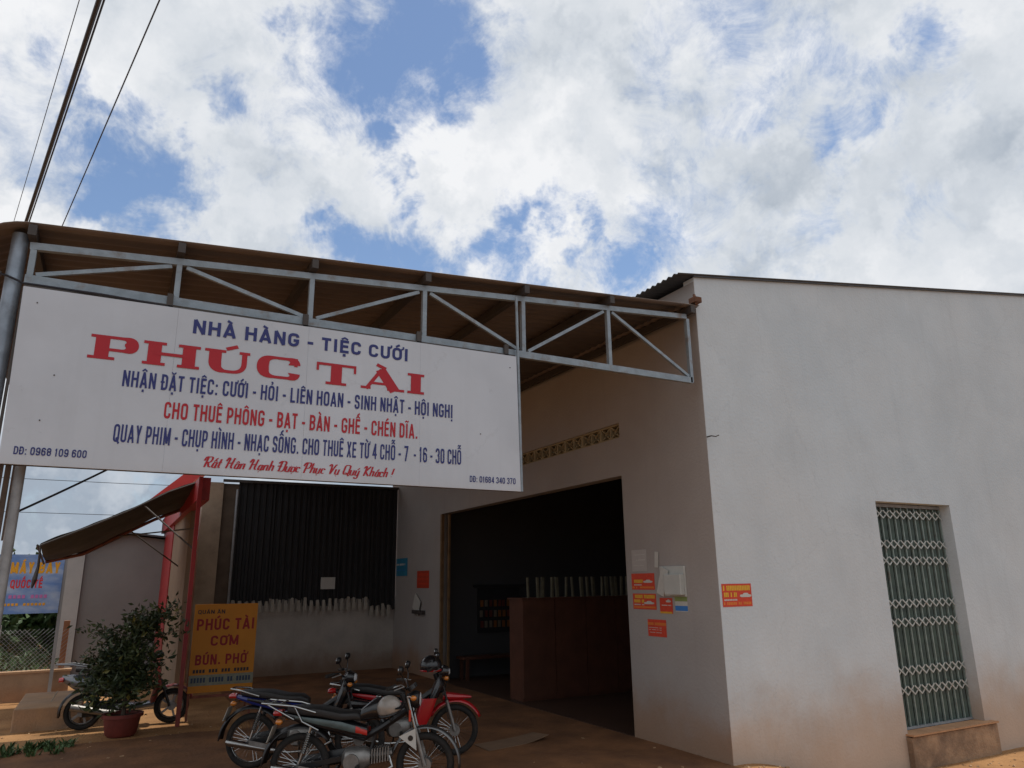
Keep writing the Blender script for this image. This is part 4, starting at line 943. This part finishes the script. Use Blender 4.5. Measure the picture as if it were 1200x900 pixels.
for p0, p1, p2 in tips:
    tr.tube([p0, p1, p2], [.012, .008, .004], 5)
    for k in range(6):
        u = .35 + .65 * k / 5; p = p0 * (1 - u) ** 2 + p1 * 2 * u * (1 - u) + p2 * u * u; leaves(cr_, p, 14, .07, .10, .25, rg)
for c_, n, r_ in (((-.30, 0, .85), 130, .13), ((-.12, 0, 1.12), 110, .13), ((-.42, -.02, .62), 90, .10), ((.1, .03, .8), 260, .17), ((.02, 0, .5), 190, .14), ((.30, 0, .98), 90, .12), ((.1, 0, 1.3), 60, .1), ((-.35, 0, .42), 50, .07)): leaves(cr_, c_, int(n * 1.15), r_, .105, .2, rg)
tr.build('stem', M_bark, pl, smooth=True); cr_.build('foliage', [M_leaf, M_leafy], pl)

# weeds at the lower left
q = MB()
for i in range(26):
    cx_ = -1.05 + rg.random() * .95; cy_ = 11.75 + rg.gauss(0, .16)
    for k in range(14):
        a = rg.uniform(0, 6.28); L_ = rg.uniform(.06, .17); d = Vector((math.cos(a) * .6, math.sin(a) * .6, rg.uniform(.5, 1.1))).normalized(); s_ = Vector((-math.sin(a), math.cos(a), 0)) * .012
        b = Vector((cx_ + rg.gauss(0, .03), cy_ + rg.gauss(0, .03), 0)); q.add([b - s_, b + s_, b + d * L_ * .6 + s_ * .9, b + d * L_ + Vector((0, 0, -.02)), b + d * L_ * .6 - s_ * .9], [(0, 1, 2, 3, 4)])
tag(q.build('weeds', mat('weed_green', (.06, .11, .03), .7, var=.3, scale=9)), 'patch of low green weeds on the soil at the lower left', 'weeds', kind='stuff')

def bush(x, y, h, w, label, seed, dark=1.0):
    r_ = random.Random(seed); t = thing('roadside_tree', label, 'tree', (x, y, 0), group='trees behind the chain link fence')
    tk = MB(); tk.tube([(0, 0, -.1), (r_.uniform(-.1, .1), 0, h * .35), (r_.uniform(-.2, .2), 0, h * .7)], [.14, .10, .05], 7)
    cq = MB()
    for i in range(24):
        a = r_.uniform(0, 6.28); rr = w * r_.uniform(.1, .9); z = h * r_.uniform(.25, .95); f_ = math.sqrt(max(.1, 1 - ((z / h - .55) / .6) ** 2))
        p = (math.cos(a) * rr * f_, math.sin(a) * rr * f_, z); tk.tube([(0, 0, z * .5), p], [.04, .015], 5)
        leaves(cq, p, 95, w * .22, .30, .1, r_, .6)
    tk.build('trunk', M_bark, t); cq.build('crown', [mat('leaf_tree', (.045, .085, .025), .6, var=.4, scale=1.2, col2=(.09, .15, .04), c2=(.45, .62)), M_leafy], t)
for x, y, h, w, l_, s_ in [(-7.2, 33, 3.1, 2.4, 'tallest bushy tree at the left edge behind the blue banner', 1), (-4.2, 31, 2.7, 1.9, 'round bushy tree under the blue banner, second from the left', 2),
                        (-1.9, 34, 3.0, 1.7, 'green tree between the banner post and the shed', 3), (-10.5, 38, 3.6, 2.8, 'far left tree mostly hidden behind the grey posts', 4)]: bush(x, y, h, w, l_, s_)
for x, y, h, w, l_, s_ in [(-3.3, 24.5, 1.9, 1.2, 'low rounded green bush nearest behind the fence, left of the banner post', 5), (-1.75, 26, 2.05, .95, 'small dark bush right behind the banner post', 6), (-5.2, 26.5, 2.3, 1.5, 'wide green bush at the far left behind the fence', 7), (-2.6, 29, 2.4, 1.2, 'green bush rising between two nearer bushes under the banner', 8)]: bush(x, y, h, w, l_, s_)
q = MB()
for i in range(420):
    x = rg.uniform(-7, -.95); y = rg.uniform(17.6, 31); leaves(q, (x, y, .06 + rg.random() * .22), 13, .15, .20, .5, rg, .4)
q.mi = [0] * len(q.mi); tag(q.build('undergrowth', MATS['leaf_tree']), 'dark green undergrowth on the ground behind the chain link fence', 'undergrowth', kind='stuff')

# ------------------------------------------------------------ motorcycles
def wheel(parent, name, x, y, rt, rr, spokes=True, disc=True):
    w = MB().torus((x, 0, rt), (0, 1, 0), rt - .036, .036, 40, 10, 1.1).build(name, M_rubber, parent, smooth=True)
    MB().torus((x, 0, rt), (0, 1, 0), rr, .013, 40, 8, 1.7).build('rim', M_rim if spokes else M_alu, w, smooth=True)
    q = MB().tube([(x, -.055, rt), (x, .055, rt)], .03, 12); q.tube([(x, -.085, rt), (x, .085, rt)], .008, 8)
    if not spokes:
        for k in range(5): a = 2 * PI * k / 5; q.bar((x, 0, rt), (x + math.cos(a) * rr, 0, rt + math.sin(a) * rr), .03, .03, up=(0, 1, 0))
    q.build('hub', M_alu, w, smooth=True)
    if spokes:
        q = MB()
        for k in range(36):
            a = 2 * PI * k / 36; b = a + (.35 if k % 2 else -.35); sy = .03 if k % 4 < 2 else -.03
            q.tube([(x + math.cos(b) * .03, sy, rt + math.sin(b) * .03), (x + math.cos(a) * rr, 0, rt + math.sin(a) * rr)], .0016, 3, cap=False)
        q.build('spokes', M_rim, w)
    if disc: MB().tube([(x, -.062, rt), (x, .062, rt)], .062, 20).build('brake_drum', M_alu, w, smooth=True)
    return w
def arc(cx_, cz_, r, a0, a1, n, y=0): return [(cx_ + r * math.cos(R(a0 + (a1 - a0) * i / n)), y, cz_ + r * math.sin(R(a0 + (a1 - a0) * i / n))) for i in range(n + 1)]
def fender(cx_, cz_, r, a0, a1, hw, th=.03, n=12, tip=1.0):
    secs = []
    for i in range(n + 1):
        t = i / n; a = R(a0 + (a1 - a0) * t); d = Vector((math.cos(a), 0, math.sin(a))); w_ = hw * (1 - (1 - tip) * t)
        secs.append((Vector((cx_, 0, cz_)) + d * r, (0, 1, 0), d, w_, th))
    q = MB()
    for s_ in secs: s_  # outer skin curved over the tyre
    vs = []; k = 7
    for c_, sv, uv, hs, hu in secs:
        c_ = Vector(c_); sv = Vector(sv)
        for j in range(k):
            u = -1 + 2 * j / (k - 1); vs.append(c_ + sv * hs * u + uv * hu * (1 - abs(u) ** 2.2) * 1.6 - uv * .0)
    q.add(vs, [(i * k + j, i * k + j + 1, (i + 1) * k + j + 1, (i + 1) * k + j) for i in range(n) for j in range(k - 1)]); return q
def mirror(parent, base, head, rglass=.05):
    q = MB().tube([base, (base[0], base[1] * 1.05, (base[2] + head[2]) / 2), head], .006, 6).build('mirror', M_black, parent)
    MB().loft([((head[0] + dx, head[1], head[2] + .02), (0, 1, 0), (.15, 0, 1), rglass * s_, rglass * .72 * s_) for dx, s_ in ((.03, .5), (.02, .9), (-.012, 1.0))], 14).build('mirror_shell', M_black, q, smooth=True)
    MB().loft([((head[0] - .0125, head[1], head[2] + .02), (0, 1, 0), (.15, 0, 1), rglass * .9, rglass * .64), ((head[0] - .0145, head[1], head[2] + .02), (0, 1, 0), (.15, 0, 1), rglass * .88, rglass * .62)], 14).build('mirror_glass', mat('mirror_glass', (.85, .88, .9), .04, 1.0, var=0), q)
def motorbike(label, loc, rz, body, accent, kind, lean=0, tail=None):
    tail = tail or body
    t = thing('motorcycle', label, 'motorcycle', loc, rz, 'motorcycles parked under the canopy'); t.rotation_euler = (R(lean), 0, rz)
    WB = .61; rt = .285; rr = .228
    wheel(t, 'front_wheel', WB, 0, rt, rr); wheel(t, 'rear_wheel', -WB, 0, rt + .005, rr, disc=False)
    win = kind == 'win'
    hx, hz = .40, .93     # steering head top
    for sy in (-.085, .085):
        fk = MB(); fk.tube([(WB + .0, sy, rt), (WB - .10, sy, rt + .34)], [.022, .019], 10); fk.build('fork_leg', M_alu, t, smooth=True)
        MB().tube([(WB - .10, sy, rt + .34), (hx + .03, sy, hz - .02)], .015, 10).build('fork_tube', M_chrome if win else M_black, t, smooth=True)
    MB().tube([(WB - .14, -.1, rt + .42), (WB - .14, .1, rt + .42)], .02, 8).tube([(hx - .03, 0, hz - .01), (hx + .06, 0, hz - .22)], .03, 10).build('steering_stem', M_black, t)
    if win:
        o = fender(WB, rt, .325, -8, 165, .055, .014, 18).build('front_fender', mat('fender_chrome', (.16, .16, .16), .35, .9, var=.2), t, smooth=True); solid(o, .003)
        q = MB(); q.add([(WB - .09, -.108, rt + .335), (WB - .25, -.108, rt + .265), (WB - .075, -.108, rt + .14)], [(0, 1, 2)]); q.add([(WB - .09, -.112, rt + .335), (WB - .25, -.112, rt + .265), (WB - .075, -.112, rt + .14)], [(0, 2, 1)])
        q.build('fork_badge', M_paper, t); MB().tube([(WB - .135, -.1135, rt + .25), (WB - .135, -.1155, rt + .25)], .026, 10).build('badge_print', M_black, t)
        MB().box(WB - .155, WB - .135, -.118, -.10, rt + .40, rt + .50).build('fork_reflector', M_orangepr, t)
        MB().torus((WB - .0, 0, rt), (0, 1, 0), .345, .006, 20, 5, 1, R(20), R(120)).build('fender_stay', M_chrome, t)
    else:
        o = fender(WB, rt, .315, 25, 150, .065, .02, 14).build('front_fender', accent, t, smooth=True); solid(o, .004)
        MB().loft([((WB - .14, 0, rt + .38), (0, 1, 0), (.3, 0, 1), .09, .05), ((WB + .02, 0, rt + .37), (0, 1, 0), (0, 0, 1), .075, .035), ((WB + .20, 0, rt + .36), (0, 1, 0), (0, 0, 1), .035, .014)], 10).build('fender_nose', accent, t, smooth=True)
    # frame, engine
    MB().tube([(hx + .02, 0, hz - .16), (.18, 0, .62), (.0, 0, .52), (-.25, 0, .58), (-.72, 0, .74)], [.035, .035, .03, .025, .02], 8).tube([(.12, 0, .56), (.05, 0, .30), (-.15, 0, .28)], .02, 8).build('frame', M_black, t, smooth=True)
    e = MB(); e.xloft([(-.20, .34, .05, .05), (-.16, .34, .10, .10), (.02, .34, .11, .11), (.08, .35, .08, .07)], 14); e.build('engine_case', M_alu, t, smooth=True)
    MB().tube([(-.09, -.115, .33), (-.09, -.14, .33)], .075, 18).build('engine_cover', M_alu, t, smooth=True)
    q = MB(); 
    for k in range(7): q.obox((.10 + k * .026, 0, .37 + k * .004), (.010, .15, .13))
    q.tube([(.06, 0, .365), (.29, 0, .395)], .045, 10); q.build('cylinder_fins', M_alu, t)
    MB().tube([(.26, -.04, .37), (.30, -.07, .28), (.15, -.11, .20), (-.15, -.13, .185), (-.30, -.14, .20)], .014, 8).build('exhaust_pipe', M_chrome, t, smooth=True)
    MB().tube([(-.26, -.15, .205), (-.32, -.155, .215), (-.80, -.165, .30), (-.84, -.165, .307)], [.018, .034, .038, .024], 12).build('muffler', M_chrome, t, smooth=True)
    MB().bar((-.58, -.19, .30), (-.34, -.185, .25), .008, .05).build('muffler_guard', M_alu, t)
    MB().bar((-.10, .0, .36), (-WB, .07, rt + .0), .03, .045).bar((-.10, 0, .36), (-WB, -.07, rt), .03, .045).build('swing_arm', M_black, t)
    MB().loft([((-.12, .10, .36), (0, 1, 0), (0, 0, 1), .02, .07), ((-WB, .10, rt), (0, 1, 0), (0, 0, 1), .02, .065), ((-WB - .08, .10, rt), (0, 1, 0), (0, 0, 1), .018, .03)], 10).build('chain_case', M_black, t, smooth=True)
    for sy in (-.12, .12):
        sh_ = MB().tube([(-WB + .02, sy, rt + .04), (-WB + .12, sy, .66)], .013, 8); 
        for k in range(10): u = .3 + k * .055; sh_.torus((-WB + .02 + .1 * u, sy, rt + .04 + (.66 - rt - .04) * u), (.26, 0, .96), .024, .005, 12, 4)
        sh_.build('shock_absorber', M_chrome, t)
    # seat and tail
    MB().xloft([(.02, .70, .06, .03), (-.06, .735, .105, .042), (-.22, .735, .125, .05), (-.42, .775, .13, .052), (-.62, .79, .12, .045), (-.74, .80, .09, .03)], 14, 3).build('seat', M_seat, t, smooth=True)
    o = fender(-WB, rt, .345, 40, 178, .07, .02, 16).build('rear_fender', M_black, t, smooth=True); solid(o, .004)
    MB().xloft([(.04, .58, .07, .06), (-.15, .62, .10, .075), (-.38, .67, .115, .06), (-.62, .715, .10, .045), (-.80, .755, .055, .025)], 12, 2.6).build('side_panels', tail, t, smooth=True)
    for sy in (-1, 1):
        MB().loft([((.0, sy * .105, .60), (0, 1, 0), (0, 0, 1), .008, .03), ((-.20, sy * .118, .655), (0, 1, 0), (0, 0, 1), .010, .035), ((-.45, sy * .122, .70), (0, 1, 0), (0, 0, 1), .008, .026), ((-.66, sy * .10, .735), (0, 1, 0), (0, 0, 1), .006, .012)], 8).build('side_stripe', mat('stripe_teal_grey', (.085, .12, .12), .35, var=.3, scale=10) if win else accent, t, smooth=True)
        if win: MB().loft([((.05, sy * .10, .585), (0, 1, 0), (0, 0, 1), .010, .022), ((-.06, sy * .114, .62), (0, 1, 0), (0, 0, 1), .008, .03)], 8).build('side_stripe', mat('stripe_red', (.5, .03, .02), .35), t, smooth=True)
    tl = MB().xloft([(-.80, .765, .07, .03), (-.86, .765, .065, .032), (-.89, .76, .045, .022)], 10).build('tail_light', mat('lamp_red', (.45, .01, .01), .15, coat=1), t, smooth=True)
    MB().obox((-.90, 0, .58), (.006, .17, .15), Matrix.Rotation(.35, 3, 'Y')).build('number_plate', mat('plate_white', (.5, .48, .42), .5, var=.2), t)
    for sy in (-.13, .13):
        MB().sphere((-.80, sy * 1.1, .70), .028, 8, 6, 1.3, 1, 1).tube([(-.80, 0, .70), (-.80, sy, .70)], .008, 6).build('rear_indicator', mat('lamp_amber', (.55, .18, .02), .2, coat=1), t, smooth=True)
    if win:   # luggage rack
        MB().tube([(-.45, -.13, .78), (-.66, -.14, .84), (-.98, -.13, .87), (-1.0, 0, .87), (-.98, .13, .87), (-.66, .14, .84), (-.45, .13, .78)], .011, 8).tube([(-.66, -.14, .84), (-.58, -.13, .70), (-.42, -.12, .62)], .010, 8).tube([(-.95, -.13, .87), (-.66, -.13, .72)], .009, 8).tube([(-.80, -.13, .86), (-.80, .13, .86)], .008, 6).tube([(-.90, -.13, .865), (-.90, .13, .865)], .008, 6).build('luggage_rack', M_chrome, t, smooth=True)
    else:
        MB().tube([(-.52, -.13, .77), (-.72, -.135, .83), (-.86, -.07, .845), (-.86, .07, .845), (-.72, .135, .83), (-.52, .13, .77)], .012, 8).build('grab_rail', M_chrome, t, smooth=True)
    # front: leg shield or fuel tank
    if win:
        MB().xloft([(.30, .80, .05, .06), (.22, .80, .11, .10), (.10, .79, .13, .10), (-.02, .74, .10, .06)], 14, 2.4).build('fuel_tank', body, t, smooth=True)
        MB().sphere((.14, 0, .90), .03, 10, 6, 1, 1, .5).build('fuel_cap', M_chrome, t, smooth=True)
        MB().loft([((.54, 0, .87), (0, 1, 0), (0, 0, 1), .075, .075), ((.50, 0, .87), (0, 1, 0), (0, 0, 1), .085, .085), ((.42, 0, .87), (0, 1, 0), (0, 0, 1), .05, .05)], 16, 2).build('headlight', M_black, t, smooth=True)
        MB().loft([((.552, 0, .87), (0, 1, 0), (0, 0, 1), .068, .068), ((.562, 0, .87), (0, 1, 0), (0, 0, 1), .045, .045)], 16, 2).build('headlight_lens', mat('lamp_glass', (.6, .62, .64), .08, coat=1, var=.05), t, smooth=True)
        MB().tube([(.48, -.05, .97), (.46, -.05, 1.0)], .045, 14).tube([(.48, .05, .97), (.46, .05, 1.0)], .045, 14).build('instruments', M_black, t)
    else:
        for sy in (-1, 1):
            MB().loft([((.36, sy * .13, .80), (0, 1, 0), (0, 0, 1), .03, .10), ((.30, sy * .16, .66), (1, 0, 0), (0, 1, 0), .09, .02), ((.24, sy * .17, .48), (1, 0, 0), (0, 1, 0), .085, .018), ((.20, sy * .16, .34), (1, 0, 0), (0, 1, 0), .05, .015)][1:], 12).build('leg_shield', accent, t, smooth=True)
        MB().loft([((.42, 0, .92), (0, 1, 0), (.35, 0, 1), .11, .03), ((.42, 0, .80), (0, 1, 0), (1, 0, .1), .15, .07), ((.36, 0, .66), (0, 1, 0), (1, 0, .1), .14, .06), ((.30, 0, .56), (0, 1, 0), (1, 0, .1), .10, .04)], 14).build('front_cowl', body, t, smooth=True)
        MB().loft([((.40, 0, .92), (0, 1, 0), (0, 0, 1), .09, .05), ((.46, 0, .95), (0, 1, 0), (0, 0, 1), .11, .07), ((.53, 0, .94), (0, 1, 0), (0, 0, 1), .085, .055)], 14).build('headlight_cowl', body, t, smooth=True)
        MB().loft([((.532, 0, .94), (0, 1, 0), (0, 0, 1), .075, .045), ((.55, 0, .94), (0, 1, 0), (0, 0, 1), .05, .03)], 14).build('headlight_lens', mat('lamp_glass', (.6, .62, .64), .08, coat=1, var=.05), t, smooth=True)
        MB().xloft([(.25, .60, .05, .05), (.05, .58, .07, .06), (-.1, .60, .07, .05)], 10).build('centre_tunnel', body, t, smooth=True)
    hbz = 1.0 if win else .98
    MB().tube([(hx - .12, -.34, hbz + .01), (hx - .02, -.22, hbz + .03), (hx + .02, -.06, hbz - .03), (hx + .02, .06, hbz - .03), (hx - .02, .22, hbz + .03), (hx - .12, .34, hbz + .01)], .011, 8).build('handlebar', M_black if not win else M_chrome, t, smooth=True)
    for sy in (-1, 1):
        MB().tube([(hx - .13, sy * .35, hbz + .01), (hx - .06, sy * .25, hbz + .025)], .018, 10).build('grip', M_rubber, t, smooth=True)
        MB().tube([(hx - .02, sy * .20, hbz + .03), (hx + .02, sy * .26, hbz + .02), (hx - .06, sy * .36, hbz + .0)], .006, 6).build('lever', M_alu, t)
        mirror(t, (hx - .0, sy * .18, hbz + .04), (hx - .02, sy * .26, hbz + .15), .055)
        MB().sphere((hx + .10, sy * .15, hbz - .10), .026, 8, 6, 1.2, 1, 1).tube([(hx + .04, sy * .05, hbz - .1), (hx + .1, sy * .14, hbz - .1)], .007, 6).build('front_indicator', MATS['lamp_amber'], t, smooth=True)
    MB().tube([(-.02, -.20, .30), (-.02, .20, .30)], .011, 8).build('foot_rest_bar', M_black, t)
    for sy in (-1, 1): MB().tube([(-.02, sy * .13, .30), (-.02, sy * .23, .30)], .018, 8).build('foot_peg', M_rubber, t)
    MB().tube([(.12, -.13, .26), (.0, -.17, .25), (-.1, -.17, .26)], .008, 6).build('brake_pedal', M_chrome, t)
    MB().tube([(-.10, .12, .26), (-.14, .27, .012 if not lean else .0)], .011, 8).build('side_stand', M_black, t)
    MB().tube([(-.22, -.1, .30), (-.34, -.14, .10)], .012, 8).tube([(-.22, .1, .30), (-.34, .14, .10)], .012, 8).tube([(-.34, -.14, .10), (-.34, .14, .10)], .012, 8).build('centre_stand', M_black, t)
    q = MB()
    for sy in (-.03, .03): q.tube([(hx + .02, sy, hbz), (hx + .12, sy * 1.5, .86), (hx + .08, sy, .7), (WB - .08, -.09, rt + .12)], .004, 5)
    q.build('control_cable', M_black, t)
    return t
M_blk = mat('paint_black', (.012, .012, .014), .25, var=.1, coat=.4)
M_blue = mat('paint_blue', (.015, .03, .22), .3, var=.15, coat=.4)
M_red = mat('paint_motor_red', (.42, .008, .012), .3, var=.15, coat=.4)
motorbike('black motorcycle with chrome luggage rack and white fork badge, nearest the camera', (2.40, 7.64, 0), R(-27.7), M_blk, M_blk, 'win')
motorbike('blue and black motorcycle behind the nearest one, left end with its number plate showing', (2.19, 9.12, 0), R(-27), M_blk, M_blk, 'wave', tail=M_blue)
motorbike('motorcycle with red front fender, rightmost of the three, mostly hidden', (3.30, 8.98, 0), R(-20), M_blk, M_red, 'wave', tail=M_blk)

# helmet hanging on the nearest motorcycle
hm = thing('helmet', 'grey open face helmet hanging from the handlebar of the nearest motorcycle', 'helmet', (2.52, 7.25, .84))
q = MB(); n_ = 20; k_ = 10; vs = [(0, 0, .125)]; fs = []
for i in range(1, k_):
    for j in range(n_):
        a = R(112) * i / (k_ - 1); t_ = 2 * PI * j / n_; vs.append((.135 * math.sin(a) * math.cos(t_), .115 * math.sin(a) * math.sin(t_), .125 * math.cos(a)))
for j in range(n_): fs.append((0, 1 + j, 1 + (j + 1) % n_))
for i in range(k_ - 2):
    for j in range(n_): fs.append((1 + i * n_ + j, 1 + (i + 1) * n_ + j, 1 + (i + 1) * n_ + (j + 1) % n_, 1 + i * n_ + (j + 1) % n_))
q.add(vs, fs); o = q.build('shell', mat('helmet_grey', (.27, .24, .21), .3, var=.25, scale=12, coat=.5), hm, smooth=True); solid(o, -.012)
MB().loft([((.10, 0, .0), (0, 1, 0), (0, 0, 1), .10, .012), ((.17, 0, -.015), (0, 1, 0), (0, 0, 1), .075, .006)], 12).build('peak', M_blk, hm, smooth=True)
MB().torus((0, 0, -.046), (0, 0, 1), .122, .010, 24, 6).build('rim_trim', M_black, hm, smooth=True)
MB().tube([(0, -.11, -.03), (0, -.05, -.13), (0, .05, -.13), (0, .11, -.03)], .006, 5).build('chin_strap', M_black, hm)
hm.rotation_euler = (R(14), R(-12), R(-40)); hm.scale = (.88, .88, .88)
hm2 = thing('helmet', 'black helmet resting over the handlebar of the rightmost motorcycle', 'helmet', (3.55, 8.75, 1.02))
MB().add(vs, fs).build('shell', M_blk, hm2, smooth=True); MB().torus((0, 0, -.046), (0, 0, 1), .122, .010, 24, 6).build('rim_trim', M_red, hm2, smooth=True)

# scooter behind the shrub
sc_ = thing('scooter', 'silver and dark red scooter parked behind the potted shrub', 'scooter', (.47, 13.02, 0), R(-3))
wheel(sc_, 'front_wheel', .60, 0, .245, .165, spokes=False); wheel(sc_, 'rear_wheel', -.57, 0, .245, .165, spokes=False)
M_sil = mat('paint_silver', (.16, .17, .19), .3, .5, var=.1, coat=.4); M_mar = mat('paint_maroon', (.14, .02, .02), .3, var=.1, coat=.5)
MB().xloft([(-.88, .72, .05, .04), (-.72, .66, .13, .10), (-.45, .60, .17, .14), (-.2, .56, .15, .15), (-.05, .5, .10, .12)], 14, 2.6).build('rear_body', M_sil, sc_, smooth=True)
MB().xloft([(-.05, .76, .09, .03), (-.25, .79, .14, .045), (-.5, .81, .14, .05), (-.72, .83, .11, .035)], 14, 3).build('seat', M_seat, sc_, smooth=True)
MB().xloft([(-.15, .30, .15, .045), (.2, .28, .16, .04), (.36, .30, .15, .05)], 12, 3).build('floorboard', M_sil, sc_, smooth=True)
MB().loft([((.33, 0, .32), (0, 1, 0), (1, 0, .3), .15, .05), ((.38, 0, .55), (0, 1, 0), (1, 0, .2), .21, .06), ((.34, 0, .80), (0, 1, 0), (1, 0, .2), .17, .06), ((.28, 0, .93), (0, 1, 0), (1, 0, .2), .10, .04)], 14).build('leg_shield', M_mar, sc_, smooth=True)
MB().loft([((.28, 0, .95), (0, 1, 0), (.2, 0, 1), .14, .05), ((.36, 0, .99), (0, 1, 0), (.2, 0, 1), .12, .06), ((.42, 0, .96), (0, 1, 0), (.2, 0, 1), .08, .04)], 12).build('headlight_cowl', M_blk, sc_, smooth=True)
o = fender(.60, .245, .275, 20, 150, .07, .02, 12).build('front_fender', M_mar, sc_, smooth=True); solid(o, .004)
o = fender(-.57, .245, .285, 60, 190, .08, .02, 12).build('rear_fender', M_black, sc_, smooth=True); solid(o, .004)
MB().tube([(.57, -.07, .245), (.42, -.05, .62)], .02, 8).tube([(.57, .07, .245), (.42, .05, .62)], .02, 8).build('fork', M_black, sc_, smooth=True)
MB().tube([(.20, -.34, .99), (.28, -.2, 1.0), (.28, .2, 1.0), (.20, .34, .99)], .013, 8).build('handlebar', M_black, sc_, smooth=True)
MB().xloft([(-.86, .70, .09, .04), (-.92, .69, .07, .03)], 10).build('tail_light', MATS['lamp_red'], sc_, smooth=True)
MB().tube([(-.10, -.16, .22), (-.30, -.17, .24), (-.72, -.17, .34)], [.03, .045, .05], 12).build('muffler', M_alu, sc_, smooth=True)
MB().xloft([(-.57, .26, .09, .09, -.02), (-.3, .28, .1, .1), (-.05, .28, .08, .08)], 10).build('engine_case', M_black, sc_, smooth=True)
MB().tube([(-.55, -.14, .86), (-.75, -.13, .90), (-.98, 0, .91), (-.75, .13, .90), (-.55, .14, .86)], .013, 8).build('grab_rail', M_sil, sc_, smooth=True)
MB().obox((-.95, 0, .48), (.006, .17, .14), Matrix.Rotation(.4, 3, 'Y')).build('number_plate', MATS['plate_white'], sc_)
MB().tube([(-.15, .1, .22), (-.22, .2, .01)], .012, 6).tube([(-.15, -.1, .22), (-.22, -.2, .01)], .012, 6).build('stand', M_black, sc_)
mirror(sc_, (.26, -.18, 1.02), (.24, -.26, 1.20)); mirror(sc_, (.26, .18, 1.02), (.24, .26, 1.20))

# ------------------------------------------------------------ put each root of a thing at its own base
bpy.context.view_layer.update()
for o in list(SC.objects):
    if o.type == 'EMPTY' and o.parent is None and o.location.length < 1e-6:
        pts = [c.matrix_world @ Vector(b) for c in o.children for b in c.bound_box] if o.children else []
        if not pts: continue
        lo_ = [min(p[i] for p in pts) for i in range(3)]; hi_ = [max(p[i] for p in pts) for i in range(3)]
        o.location = ((lo_[0] + hi_[0]) / 2, (lo_[1] + hi_[1]) / 2, lo_[2])
        for c in o.children: c.matrix_parent_inverse = Matrix.Translation(-o.location)
